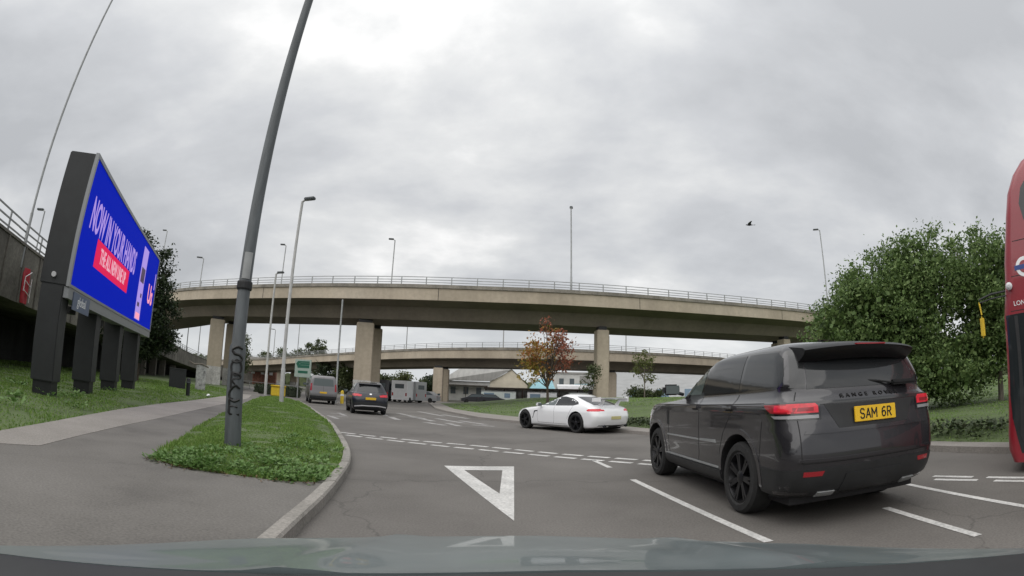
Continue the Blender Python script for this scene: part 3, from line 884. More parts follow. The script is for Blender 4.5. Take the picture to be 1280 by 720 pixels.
# ================================================================== grey SUV beside us
M['suv_paint'] = mat('graphite_paint', (.026, .025, .029), 0.26, metal=0.35, coat=1.0)
M['glass_front'] = mat('front_glass', (.075, .095, .09), 0.05, spec=.6)
M['spoiler_black'] = mat('spoiler_black', (.010, .010, .011), 0.35, spec=.3)
M['suv_lower'] = mat('satin_black', (.016, .017, .018), 0.5, var=0.15, scale=8)
suv = empty('parked_suv', (3.46, 5.10, 0), R(90.5), 'dark grey large SUV with yellow rear plate and lit red tail lamps', 'car')
suv.name = 'suv'
suv.scale = (1.045, 1.04, 1.005)
SL = [(.26, -.80, 3.50, .86, .35, .5), (.32, -.95, 3.66, .94, .32, .6), (.44, -1.02, 3.74, .968, .30, .65), (.58, -1.045, 3.78, .980, .30, .7), (.66, -1.05, 3.79, .988, .30, .7),
      (.84, -1.035, 3.79, .99, .30, .7), (.97, -1.01, 3.77, .988, .30, .75), (1.06, -.990, 3.73, .988, .30, .8), (1.13, -.980, 3.64, .986, .30, .85), (1.165, -.972, 3.42, .978, .30, .9),
      (1.19, -.955, 3.0, .958, .30, .8), (1.23, -.925, 2.35, .932, .30, .6), (1.27, -.905, 2.14, .918, .30, .5), (1.36, -.875, 1.99, .900, .22, .5), (1.48, -.82, 1.77, .872, .20, .5),
      (1.60, -.76, 1.52, .838, .20, .5), (1.69, -.70, 1.31, .795, .22, .5), (1.745, -.63, 1.15, .735, .30, .5), (1.775, -.48, .92, .62, .30, .5)]
body = car_body('body', SL, M['suv_paint'], suv, (0, 2.92), .445, 1.69, .99, ne=3.0)
sk = Skin(body)
for ax in ('L', 'R'):
    sk.poly('window_surround', M['black_gloss'], suv, [(2.06, 1.268), (1.0, 1.275), (-.30, 1.292), (-.80, 1.312), (-.75, 1.50), (-.66, 1.67), (-.2, 1.705), (.4, 1.718), (1.0, 1.705), (1.30, 1.675), (1.62, 1.55)], ax, off=.0025)
    sk.poly('side_window', M['glass_front'], suv, [(1.97, 1.285), (1.22, 1.29), (1.13, 1.68), (1.27, 1.66), (1.57, 1.54)], ax, off=.006)
    sk.poly('side_window', M['glass_dark'], suv, [(1.15, 1.29), (.16, 1.30), (.14, 1.69), (.55, 1.70), (1.06, 1.687)], ax, off=.006)
    sk.poly('side_window', M['glass_dark'], suv, [(.09, 1.303), (-.74, 1.325), (-.71, 1.45), (-.64, 1.60), (-.54, 1.665), (-.10, 1.686), (.07, 1.69)], ax, off=.006)
    sk.poly('wheel_arch_trim', M['suv_paint'], suv, arc_band(0, .41, .448, .50, -6, 186), ax, off=.010, step=.05)
    sk.poly('wheel_arch_trim', M['suv_paint'], suv, arc_band(2.92, .41, .448, .50, -6, 186), ax, off=.010, step=.05)
    sk.poly('side_skirt', M['suv_lower'], suv, [(2.46, .29), (.47, .29), (.47, .41), (2.46, .41)], ax, off=.02)
    sk.poly('sill_trim', M['galv'], suv, [(2.40, .425), (.52, .425), (.52, .445), (2.40, .445)], ax, off=.012)
    sk.poly('door_moulding', M['galv'], suv, [(2.35, .705), (1.12, .715), (1.12, .735), (2.35, .725)], ax, off=.008)
    sk.poly('door_moulding', M['galv'], suv, [(1.07, .715), (.58, .72), (.60, .755), (1.07, .74)], ax, off=.010)
    sk.poly('side_vent', M['black'], suv, [(2.38, .86), (2.30, .86), (2.34, 1.08), (2.42, 1.08)], ax, off=.004)
    for hx in (1.28, .26):
        sk.poly('door_handle', M['suv_paint'], suv, [(hx - .13, 1.115), (hx + .10, 1.115), (hx + .10, 1.155), (hx - .13, 1.155)], ax, off=.035, step=.04, thick=.035)
        sk.poly('handle_recess', M['gap'], suv, [(hx - .10, 1.095), (hx + .07, 1.095), (hx + .07, 1.114), (hx - .10, 1.114)], ax, off=.004, step=.04)
    sk.poly('lamp_housing', M['black_gloss'], suv, [(-.92, 1.015), (-.72, 1.02), (-.56, 1.105), (-.48, 1.172), (-.92, 1.175)], ax, off=.005, step=.03)
    sk.poly('tail_light', M['lamp_dim'], suv, [(-.90, 1.075), (-.68, 1.085), (-.60, 1.118), (-.54, 1.158), (-.90, 1.163)], ax, off=.009, step=.03)
    sk.poly('tail_light', M['lamp_red'], suv, [(-.90, 1.09), (-.74, 1.095), (-.74, 1.150), (-.90, 1.152)], ax, off=.012, step=.03)
    sk.poly('reversing_lamp', M['lens_grey'], suv, [(-.90, 1.028), (-.75, 1.033), (-.69, 1.058), (-.90, 1.058)], ax, off=.009, step=.03)
    sk.poly('headlight', M['lens_clear'], suv, [(3.52, .93), (3.15, .98), (3.05, 1.06), (3.48, 1.06)], ax, off=.006, step=.05)
    sk.poly('bumper_skirt', M['suv_lower'], suv, [(-.93, .28), (-.46, .32), (-.47, .565), (-.93, .565)], ax, off=.006, step=.06)
lines = []
for ax in ('L', 'R'):
    lines += [(ax, [(1.14, 1.265), (1.12, .55), (1.15, .44)]), (ax, [(2.30, 1.24), (2.32, .55), (2.26, .44)]), (ax, [(.12, 1.27), (.22, 1.06), (.40, .84), (.48, .64), (.50, .44)]),
              (ax, [(2.5, 1.145), (-.52, 1.175)]), (ax, [(-.50, 1.0), (-.46, .62), (-.44, .50)])]
lines += [('B', [(-.80, 1.27), (-.86, 1.16), (-.84, .95), (-.82, .62)]), ('B', [(.80, 1.27), (.86, 1.16), (.84, .95), (.82, .62)]), ('B', [(-.82, .62), (.82, .62)])]
sk.line('panel_gap', M['gap'], suv, lines, .009)
sk.poly('rear_window', M['glass_dark'], suv, [(-.70, 1.295), (.70, 1.295), (.66, 1.54), (.62, 1.67), (-.62, 1.67), (-.66, 1.54)], 'B', off=.004)
for s in (1, -1): sk.poly('rear_pillar', M['black_gloss'], suv, [(s * .715, 1.30), (s * .86, 1.31), (s * .80, 1.54), (s * .76, 1.68), (s * .635, 1.68), (s * .675, 1.54)], 'B', off=.003, step=.04)
sk.poly('tailgate_strip', M['black_gloss'], suv, [(-.84, 1.150), (.84, 1.150), (.84, 1.178), (-.84, 1.178)], 'B', off=.007, step=.05)
sk.poly('plate_recess', M['suv_lower'], suv, [(-.44, .925), (.44, .925), (.58, 1.145), (-.58, 1.145)], 'B', off=.003, step=.06)
for s in (1, -1):
    sk.poly('lamp_housing', M['black_gloss'], suv, [(s * .93, 1.015), (s * .62, 1.015), (s * .62, 1.175), (s * .93, 1.175)], 'B', off=.005, step=.03)
    sk.poly('tail_light', M['lamp_red'], suv, [(s * .92, 1.078), (s * .645, 1.078), (s * .645, 1.14), (s * .67, 1.163), (s * .92, 1.163)], 'B', off=.009, step=.03)
    sk.poly('lamp_inset', M['lamp_dim'], suv, [(s * .88, 1.095), (s * .69, 1.095), (s * .69, 1.128), (s * .88, 1.128)], 'B', off=.012, step=.03)
    sk.poly('reversing_lamp', M['lens_grey'], suv, [(s * .92, 1.028), (s * .645, 1.028), (s * .645, 1.058), (s * .92, 1.058)], 'B', off=.009, step=.03)
    sk.poly('reflector', M['lamp_dim'], suv, [(s * .80, .50), (s * .62, .50), (s * .60, .545), (s * .80, .545)], 'B', off=.008, step=.03)
    sk.poly('exhaust_tip', M['galv'], suv, [(s * .62, .30), (s * .44, .30), (s * .44, .345), (s * .62, .345)], 'B', off=.018, step=.03)
sk.poly('bumper_skirt', M['suv_lower'], suv, [(-.95, .27), (.95, .27), (.955, .56), (.55, .58), (-.55, .58), (-.955, .56)], 'B', off=.006, step=.06)
sk.poly('bumper_step', M['suv_paint'], suv, [(-.86, .635), (.86, .635), (.84, .66), (-.84, .66)], 'B', off=.014, step=.06)
sk.poly('tailgate_ledge', M['suv_paint'], suv, [(-.80, .885), (.80, .885), (.78, .918), (-.78, .918)], 'B', off=.014, step=.06)
sk.poly('tow_cover', M['suv_lower'], suv, [(-.40, .33), (.40, .33), (.36, .50), (-.36, .50)], 'B', off=.014, step=.06)
# roof spoiler
mb = MB(); prof = [(-.40, 1.772), (-.62, 1.762), (-.94, 1.715), (-.985, 1.690), (-.96, 1.650), (-.84, 1.575), (-.66, 1.62), (-.45, 1.70)]
rows = []
for k in range(-12, 13):
    t = k / 12; y = .715 * t; sh = .12 * abs(t) ** 3; dz = -.035 * t * t
    rows.append([(x + sh * (1 if x < -.58 else .3), y, z + dz) for x, z in prof])
n = len(prof); vs = [p for r in rows for p in r]
fs = [(i * n + j, i * n + (j + 1) % n, (i + 1) * n + (j + 1) % n, (i + 1) * n + j) for i in range(24) for j in range(n)] + [tuple(range(n)), tuple(24 * n + j for j in range(n - 1, -1, -1))]
sp_o = mb.add(vs, fs).build('spoiler', M['spoiler_black'], suv, 40)
MB().box(-.992, -.955, -.19, .19, 1.692, 1.704).build('brake_light', M['lamp_dim'], sp_o)
number_plate(suv, 'SAM 6R', (-1.022, 0, 1.035), .53, .145, (0, -1, 0), (.10, 0, 1))
text('lettering', 'RANGE ROVER', .060, M['gap'], suv, (-.938, 0, 1.218), (0, -1, 0), (.72, 0, 1), .005, wscale=1.2, space=1.75)
wp = MB().tube([(-.93, -.30, 1.31), (-.90, -.15, 1.335), (-.82, .22, 1.37)], .010, 6).build('rear_wiper', M['black'], suv)
MB().box(-.965, -.885, -.66, -.30, 1.285, 1.335, .022).build('wiper_motor', M['black'], wp)
MB().xprism([(.15, 1.785), (-.10, 1.785), (-.16, 1.835), (-.12, 1.835)], -.02, .02).build('roof_antenna', M['black'], suv)
mirror_arm(suv, 1, 1.92, 1.37, .92, M['black'], .9)
mirror_arm(suv, -1, 1.92, 1.37, .92, M['black'], .9)
sk.poly('windscreen', M['glass_dark'], suv, [(-.74, 1.30), (.74, 1.30), (.62, 1.64), (-.62, 1.64)], 'F', off=.004)
sk.poly('grille', M['black'], suv, [(-.45, .76), (.45, .76), (.48, 1.0), (-.48, 1.0)], 'F', off=.006)
MB().box(-.75, 3.4, -.80, .80, .20, .42).build('underbody', M['gap'], suv)
ty, rm = wheel_meshes(.385, .275, .275, 7, True)
add_wheels(suv, ty, rm, M['wheel_black'], (0, 2.92), 1.69, .385)

# ================================================================== white fastback
M['white_car'] = mat('white_car_paint', (.80, .81, .82), 0.28, coat=1.0)
wc = empty('sports_saloon', (3.15, 18.7, 0), R(126), 'white low fastback car with a tall rear wing and black wheels', 'car')
SL = [(.17, -.62, 3.55, .82, .3, .5), (.22, -.90, 3.72, .90, .35, .7), (.34, -1.0, 3.80, .945, .4, .8), (.48, -1.06, 3.83, .96, .4, .85), (.60, -1.08, 3.80, .968, .42, .9), (.72, -1.05, 3.70, .965, .42, .95),
      (.80, -1.02, 3.50, .95, .42, 1.0), (.86, -.98, 3.15, .93, .42, 1.0), (.91, -.92, 2.62, .91, .42, .8), (.95, -.82, 2.42, .89, .45, .7), (1.05, -.52, 2.12, .82, .5, .7), (1.15, -.18, 1.84, .765, .55, .7),
      (1.25, .14, 1.54, .71, .5, .6), (1.32, .36, 1.28, .66, .4, .5), (1.37, .54, 1.06, .58, .25, .25), (1.39, .66, .96, .45, .15, .15)]
body = car_body('body', SL, M['white_car'], wc, (0, 2.92), .405, 1.66, .97, ne=2.5)
sk = Skin(body)
for ax in ('L', 'R'):
    sk.poly('side_window', M['glass_mid'], wc, [(2.05, .955), (1.22, .96), (1.16, 1.29), (1.30, 1.275), (1.60, 1.17)], ax)
    sk.poly('side_window', M['glass_dark'], wc, [(1.19, .96), (.22, .975), (-.02, 1.03), (.04, 1.10), (.40, 1.235), (.80, 1.30), (1.13, 1.295)], ax)
    sk.poly('tail_light', M['lamp_red'], wc, [(-.93, .79), (-.58, .79), (-.52, .83), (-.62, .87), (-.90, .875)], ax, off=.006, step=.03)
    sk.poly('side_vent', M['black'], wc, [(2.44, .45), (2.40, .45), (2.33, .74), (2.14, .76), (2.14, .72), (2.28, .70)], ax, off=.004)
    sk.poly('headlight', M['lens_clear'], wc, [(3.45, .66), (3.05, .76), (3.0, .82), (3.40, .76)], ax, off=.004)
    sk.poly('side_skirt', M['galv'], wc, [(2.42, .22), (.46, .22), (.46, .245), (2.42, .245)], ax, off=.006)
lines = []
for ax in ('L', 'R'):
    lines += [(ax, [(1.20, .955), (1.16, .5), (1.2, .3)]), (ax, [(2.10, .95), (2.14, .5), (2.10, .3)]), (ax, [(.22, .96), (.34, .7), (.46, .5)]), (ax, [(2.1, .3), (.5, .3)])]
sk.line('panel_gap', M['gap'], wc, lines, .008)
sk.poly('rear_window', M['glass_dark'], wc, [(-.62, 1.00), (.62, 1.00), (.50, 1.30), (-.50, 1.30)], 'B', off=.004)
sk.poly('windscreen', M['glass_dark'], wc, [(-.70, .97), (.70, .97), (.56, 1.30), (-.56, 1.30)], 'F', off=.004)
for s in (1, -1):
    sk.poly('tail_light', M['lamp_red'], wc, [(s * .88, .80), (s * .50, .80), (s * .52, .85), (s * .88, .875)], 'B', off=.006, step=.03)
    mbx = MB().lathe([(.045, -.06), (.055, .0), (.045, .0), (.04, .05)], 16, 'X', (-1.03, s * .55, .27)); mbx.build('exhaust_tip', M['black_gloss'], wc)
sk.poly('diffuser', M['black'], wc, [(-.78, .18), (.78, .18), (.70, .30), (-.70, .30)], 'B', off=.006)
for s in (1, -1):
    MB().xprism([(-.55, .96), (-.75, .93), (-.92, 1.20), (-.80, 1.20)], s * .42 - .012, s * .42 + .012).build('wing_strut', M['white_car'], wc)
mb = MB().xprism([(-.62, 1.215), (-.80, 1.235), (-.96, 1.265), (-.97, 1.255), (-.80, 1.205), (-.62, 1.20)], -.72, .72)
for s in (1, -1): mb.xprism([(-.58, 1.13), (-1.0, 1.13), (-1.0, 1.29), (-.60, 1.25)], s * .73 - .01, s * .73 + .01)
mb.build('rear_wing', M['white_car'], wc)
number_plate(wc, '', (-1.08, 0, .56), .50, .11).data.materials[0] = M['plate_dull']
mirror_arm(wc, 1, 1.95, .98, .88, M['white_car'], .85); mirror_arm(wc, -1, 1.95, .98, .88, M['white_car'], .85)
MB().box(-.6, 3.3, -.78, .78, .14, .3).build('underbody', M['gap'], wc)
ty, rm = wheel_meshes(.36, .28, .27, 5, True)
add_wheels(wc, ty, rm, M['wheel_black'], (0, 2.92), 1.66, .36)
for o in wc.children: pass

# ================================================================== dark blue crossover ahead
M['navy'] = mat('navy_paint', (.008, .010, .018), 0.35, metal=0.2, coat=.6)
nc = empty('crossover', (-7.15, 25.7, 0), R(113), 'dark navy compact SUV seen from behind with yellow rear plate', 'car')
SL = [(.22, -.70, 3.25, .80, .3, .5), (.32, -.84, 3.36, .88, .3, .6), (.50, -.90, 3.42, .91, .3, .65), (.70, -.90, 3.42, .92, .3, .7), (.88, -.86, 3.36, .915, .3, .75), (1.0, -.80, 3.10, .90, .3, .8),
      (1.06, -.76, 2.2, .885, .3, .6), (1.12, -.70, 1.95, .85, .3, .5), (1.28, -.56, 1.60, .785, .3, .5), (1.44, -.42, 1.20, .715, .3, .5), (1.54, -.32, .92, .65, .3, .45), (1.59, -.18, .72, .55, .25, .3), (1.605, -.05, .6, .45, .2, .2)]
body = car_body('body', SL, M['navy'], nc, (0, 2.62), .38, 1.56, .92, ne=2.8)
sk = Skin(body)
for ax in ('L', 'R'):
    sk.poly('side_window', M['glass_dark'], nc, [(1.85, 1.09), (1.05, 1.10), (.98, 1.48), (1.16, 1.45)], ax)
    sk.poly('side_window', M['glass_dark'], nc, [(1.0, 1.10), (.05, 1.12), (-.20, 1.30), (.12, 1.46), (.93, 1.49)], ax)
    sk.poly('tail_light', M['lamp_dim'], nc, [(-.80, .90), (-.42, .94), (-.38, 1.0), (-.75, 1.03)], ax, off=.008, step=.03)
    sk.poly('wheel_arch_trim', M['black'], nc, arc_band(0, .35, .382, .44, 0, 180), ax, off=.01)
    sk.poly('wheel_arch_trim', M['black'], nc, arc_band(2.62, .35, .382, .44, 0, 180), ax, off=.01)
    sk.poly('sill_trim', M['black'], nc, [(2.2, .25), (.42, .25), (.42, .38), (2.2, .38)], ax, off=.01)
for s in (1, -1):
    sk.poly('tail_light', M['lamp_red'], nc, [(s * .84, .90), (s * .48, .90), (s * .44, .98), (s * .84, 1.02)], 'B', off=.008, step=.03)
sk.poly('rear_window', M['glass_dark'], nc, [(-.68, 1.12), (.68, 1.12), (.55, 1.46), (-.55, 1.46)], 'B')
sk.poly('bumper_skirt', M['black'], nc, [(-.85, .25), (.85, .25), (.86, .56), (.5, .62), (-.5, .62), (-.86, .56)], 'B', off=.006)
sk.poly('skid_plate', M['lens_clear'], nc, [(-.80, .42), (-.45, .47), (.45, .47), (.80, .42), (.80, .37), (.42, .42), (-.42, .42), (-.80, .37)], 'B', off=.016)
sk.poly('badge', M['chrome'], nc, [(-.05, .99), (.05, .99), (.05, 1.05), (-.05, 1.05)], 'B', off=.010, step=.03)
sk.poly('windscreen', M['glass_dark'], nc, [(-.68, 1.13), (.68, 1.13), (.55, 1.47), (-.55, 1.47)], 'F')
MB().xprism([(-.10, 1.60), (-.44, 1.56), (-.47, 1.52), (-.3, 1.52)], -.58, .58).build('spoiler', M['navy'], nc)
number_plate(nc, '', (-.915, 0, .80), .52, .12)
for s in (1, -1): mirror_arm(nc, s, 1.78, 1.13, .88, M['navy'], .9)
MB().box(-.6, 3.1, -.75, .75, .2, .4).build('underbody', M['gap'], nc)
ty, rm = wheel_meshes(.34, .22, .22, 5, False)
add_wheels(nc, ty, rm, M['wheel_black'], (0, 2.62), 1.58, .34)

# ================================================================== grey panel van ahead
M['van_grey'] = mat('grey_van_paint', (.20, .195, .20), 0.35, metal=0.4, coat=.6)
vn = empty('panel_van', (-13.1, 34.6, 0), R(116), 'mid grey panel van driving off beside the green road sign', 'van')
SL = [(.28, -.88, 3.75, .88, .15, .5), (.40, -.98, 3.86, .95, .14, .55), (.70, -1.0, 3.90, .985, .14, .6), (.95, -.98, 3.86, .985, .14, .7), (1.10, -.97, 3.55, .975, .14, .7), (1.18, -.965, 3.2, .965, .14, .6), (1.28, -.955, 3.0, .95, .14, .5),
      (1.5, -.94, 2.72, .91, .14, .5), (1.75, -.92, 2.36, .86, .15, .5), (1.90, -.88, 2.08, .80, .2, .4), (1.96, -.80, 1.9, .70, .2, .3)]
body = car_body('body', SL, M['van_grey'], vn, (0, 2.93), .40, 1.65, .985, ne=4.0)
sk = Skin(body)
for ax in ('L', 'R'):
    sk.poly('side_window', M['glass_dark'], vn, [(2.75, 1.25), (1.85, 1.22), (1.80, 1.74), (2.22, 1.74)], ax)
    sk.poly('side_window', M['glass_dark'], vn, [(1.7, 1.24), (.65, 1.24), (.65, 1.72), (1.7, 1.74)], ax)
    sk.poly('sill_trim', M['black'], vn, [(2.45, .32), (.45, .32), (.45, .46), (2.45, .46)], ax, off=.01)
for s in (1, -1):
    sk.poly('tail_light', M['lamp_dim'], vn, [(s * .93, .90), (s * .80, .90), (s * .79, 1.40), (s * .90, 1.40)], 'B', off=.008, step=.04)
sk.poly('rear_window', M['glass_mid'], vn, [(-.72, 1.25), (.72, 1.25), (.66, 1.76), (-.66, 1.76)], 'B')
sk.poly('rear_bumper', M['suv_lower'], vn, [(-.93, .34), (.93, .34), (.93, .56), (-.93, .56)], 'B', off=.03)
sk.poly('bumper_trim', M['van_grey'], vn, [(-.90, .62), (.90, .62), (.90, .74), (-.90, .74)], 'B', off=.03)
sk.line('panel_gap', M['gap'], vn, [('B', [(0, .6), (0, 1.9)]), ('L', [(1.75, 1.8), (1.75, .5)]), ('R', [(1.75, 1.8), (1.75, .5)])], .012)
sk.poly('windscreen', M['glass_dark'], vn, [(-.76, 1.28), (.76, 1.28), (.68, 1.80), (-.68, 1.80)], 'F')
number_plate(vn, '', (-1.035, .0, .80), .50, .11)
for s in (1, -1): mirror_arm(vn, s, 2.72, 1.32, .93, M['black'], 1.2)
MB().box(-.6, 3.3, -.8, .8, .24, .45).build('underbody', M['gap'], vn)
ty, rm = wheel_meshes(.34, .22, .22, 5, False)
add_wheels(vn, ty, rm, M['galv'], (0, 2.93), 1.68, .34)

# ================================================================== red double-decker
M['bus_red'] = mat('bus_red', (.24, .012, .022), 0.35, coat=.7, var=.06, scale=2)
M['bus_dark'] = mat('bus_window', (.020, .024, .026), 0.08, spec=.6)
bus = empty('double_decker_bus', (7.36, 4.96, 0), R(120), 'red double-decker bus entering at the right edge of the view', 'bus')
# local x forward (to the left of the view); the front face is x = 0
BL, BW = 10.4, 2.52
mb = MB(); prof = []
sec = [(-.10, .14), (-.02, .30), (0, .5), (0, .9), (0, 1.5), (-.01, 2.0), (-.08, 2.4), (-.12, 2.7), (-.19, 3.0), (-.27, 3.3), (-.37, 3.6), (-.52, 3.84), (-.70, 4.02), (-.95, 4.13), (-1.3, 4.18)]
ring = []
def bus_ring(x0, z, w, rf):
    h = []
    for k in range(9):
        t = math.pi / 2 * k / 8; h.append((x0 - rf + rf * math.sin(t) ** .8, -(w - rf) - rf * math.cos(t) ** .8))
    r = [(-BL + .15, -w), (-BL, -w + .15)] ; a = [(-BL, w - .15), (-BL + .15, w)]
    left = [(x, -y) for x, y in h[::-1]]
    pts = [(-BL, -w + .15), (-BL + .15, -w)] + h + left + [(-BL + .15, w), (-BL, w - .15)]
    return [(x, y, z) for x, y in pts]
rings = []
for x0, z in sec:
    w = BW / 2 - (0 if z < 3.6 else .10 * ((z - 3.6) / .6) ** 2 * 2.0); rings.append(bus_ring(x0, z, w, .14))
m = len(rings[0]); vs = [p for r in rings for p in r]
fs = [(i * m + j, i * m + (j + 1) % m, (i + 1) * m + (j + 1) % m, (i + 1) * m + j) for i in range(len(rings) - 1) for j in range(m)]
fs += [tuple(range(m)), tuple((len(rings) - 1) * m + j for j in range(m - 1, -1, -1))]
bb = mb.add(vs, fs).build('body', M['bus_red'], bus, 35)
sk = Skin(bb)
# near side of the bus (seen by us) is its left side, y > 0 before turning
N = 'L'
sk.poly('upper_window', M['bus_dark'], bus, [(-.64, 3.08), (-.54, 3.20), (-.52, 3.42), (-.60, 3.62), (-.74, 3.76), (-.95, 3.84), (-2.0, 3.84), (-2.0, 3.02), (-.80, 3.0)], N, step=.1)
for k in range(6): sk.poly('upper_window', M['bus_dark'], bus, [(-2.06 - k * 1.3, 3.02), (-2.06 - k * 1.3, 3.84), (-3.30 - k * 1.3, 3.84), (-3.30 - k * 1.3, 3.02)], N, step=.2)
door = sk.poly('front_door', M['bus_dark'], bus, [(-.05, 2.02), (-.04, 1.0), (-.07, .72), (-.15, .45), (-.22, .26), (-1.75, .26), (-1.75, 2.02)], N, off=.006, step=.05)
sk.poly('door_frame', M['black'], bus, [(-.19, .50), (-.24, .40), (-.22, 2.0), (-.17, 2.0)], N, off=.012)
sk.poly('door_frame', M['black'], bus, [(-.90, .34), (-.96, .34), (-.96, 2.0), (-.90, 2.0)], N, off=.012)
for k in range(5): sk.poly('lower_window', M['bus_dark'], bus, [(-1.9 - k * 1.5, 1.25), (-1.9 - k * 1.5, 2.2), (-3.3 - k * 1.5, 2.2), (-3.3 - k * 1.5, 1.25)], N, step=.2)
for s, ax in ((1, 'R'),):
    for k in range(6): sk.poly('upper_window', M['bus_dark'], bus, [(-.6 - k * 1.5, 3.02), (-.6 - k * 1.5, 3.84), (-1.95 - k * 1.5, 3.84), (-1.95 - k * 1.5, 3.02)], ax, step=.2)
    for k in range(6): sk.poly('lower_window', M['bus_dark'], bus, [(-.6 - k * 1.5, 1.25), (-.6 - k * 1.5, 2.2), (-1.95 - k * 1.5, 2.2), (-1.95 - k * 1.5, 1.25)], ax, step=.2)
sk.poly('windscreen', M['bus_dark'], bus, [(-1.08, 1.15), (1.08, 1.15), (1.1, 2.3), (-1.1, 2.3)], 'F', step=.12)
sk.poly('upper_windscreen', M['bus_dark'], bus, [(-1.05, 3.0), (1.05, 3.0), (.95, 3.72), (-.95, 3.72)], 'F', step=.12)
# round emblem and lettering on the side panel
def disc(cx, cz, r, n=28): return [(cx + r * math.cos(2 * math.pi * k / n), cz + r * math.sin(2 * math.pi * k / n)) for k in range(n)]
M['blue'] = mat('emblem_blue', (.03, .06, .22), .4)
em = sk.poly('emblem', M['white'], bus, disc(-.42, 2.60, .13), N, off=.004, step=.05)
sk.poly('emblem_bar', M['blue'], bus, [(-.57, 2.57), (-.27, 2.57), (-.27, 2.63), (-.57, 2.63)], N, off=.008, step=.05)
sk.poly('emblem_centre', M['bus_red'], bus, disc(-.42, 2.60, .082), N, off=.0065, step=.05)
text('lettering', 'LONDON', .085, M['white'], bus, (-.37, BW / 2 + .004, 2.15), (-1, 0, 0), (0, 0, 1), .004)
# mirror arms ahead of the front corner, the mirror has a yellow edge
mb = MB().tube([(-.08, 1.22, 2.34), (.14, 1.26, 2.33), (.33, 1.27, 2.28)], .014, 6)
mb.tube([(-.08, 1.22, 2.28), (.14, 1.26, 2.27), (.33, 1.27, 2.24)], .010, 6)
ma = mb.build('mirror_arm', M['black'], bus)
mb = MB().box(-.030, .030, -.06, .06, 1.78, 2.06, .025); mb.tube([(0, 0, 2.08), (.02, 0, 2.25)], .012, 6); mb.v = [(x + .31, y + 1.27, z) for x, y, z in mb.v]
M['yellow'] = mat('yellow_paint', (.62, .44, .03), .5, var=.08, scale=5)
mb.build('mirror', M['yellow'], bus)
mb = MB().lathe([(.02, 0), (.05, .02), (.05, .07), (.02, .09)], 14, 'Y', (-.15, BW / 2 - .01, 2.38)); mb.build('side_lamp', M['lens_clear'], bus)
ty = MB().lathe([(.28, -.14), (.49, -.13), (.5, 0), (.49, .13), (.28, .14), (.10, .10), (.001, .10)], 36, 'Y', close=False).data('wheel', 35); ty.materials.append(M['rubber'])
for x in (-2.7, -8.2):
    for s in (1, -1):
        w = link('wheel', ty, bus); w.location = (x, s * (BW / 2 - .13), .5); w.rotation_euler.z = 0 if s > 0 else math.pi
sk.line('panel_gap', M['gap'], bus, [(N, [(-.03, 2.06), (-6, 2.06)]), (N, [(-.10, 2.5), (-6, 2.5)]), (N, [(-.30, 2.95), (-6, 2.95)]), (N, [(-2.03, 2.1), (-2.03, 3.9)])], .010, step=.1)
for s in (1, -1): sk.poly('headlight', M['lens_clear'], bus, disc(s * .95, .75, .10), 'F', off=.006, step=.06)

# ================================================================== our own car: bonnet and the top of the dashboard
M['bonnet'] = mat('bonnet_paint', (.17, .205, .21), 0.36, metal=0.3, coat=.45, var=.10, scale=3)
own = empty('car', (0.1, 0, 0), 0, 'blue-grey car whose bonnet and dark dashboard top fill the bottom edge', 'car')
rows, NU, NV = [], 40, 14
yr = lambda x: .80 - .58 * x * x; yf = lambda x: 1.70 - .42 * x * x
mb = MB(); vs = []
for i in range(NU + 1):
    x = -.96 + 1.92 * i / NU
    for j in range(NV + 1):
        t = j / NV; y = yr(x) + (yf(x) - yr(x)) * t
        z = .982 - .182 * t ** 1.15 + .006 * math.exp(-(t / .03) ** 2) - .02 * max(0, abs(x) - .8) ** 1.5 * 8 - .015 * abs(x) + (.010 * math.exp(-((abs(x) - .42) / .05) ** 2))
        if t > .93: z -= .03 * ((t - .93) / .07) ** 2
        vs.append((x, y, z))
fs = [(i * (NV + 1) + j, (i + 1) * (NV + 1) + j, (i + 1) * (NV + 1) + j + 1, i * (NV + 1) + j + 1) for i in range(NU) for j in range(NV)]
low_ = [(x, y, z - .05) for x, y, z in vs]; n = len(vs)
def rim(): return [i * (NV + 1) for i in range(NU + 1)] + [NU * (NV + 1) + j for j in range(1, NV + 1)] + [i * (NV + 1) + NV for i in range(NU - 1, -1, -1)] + [j for j in range(NV - 1, 0, -1)]
rr_ = rim()
mb.add(vs + low_, fs + [tuple(i + n for i in f[::-1]) for f in fs] + [(a, b, b + n, a + n) for a, b in zip(rr_, rr_[1:] + rr_[:1])]).build('bonnet', M['bonnet'], own, 50)
mb = MB(); vs = []
for i in range(NU + 1):
    x = -.96 + 1.92 * i / NU
    for j, (dy, z) in enumerate(((-.010, .90), (-.012, .988), (-.04, .990), (-.35, .96), (-.5, .86))):
        vs.append((x, yr(x) + dy, z - .012 * abs(x)))
fs = [(i * 5 + j, (i + 1) * 5 + j, (i + 1) * 5 + j + 1, i * 5 + j + 1) for i in range(NU) for j in range(4)]
mb.add(vs, fs).build('dashboard', M['black'], own, 40)

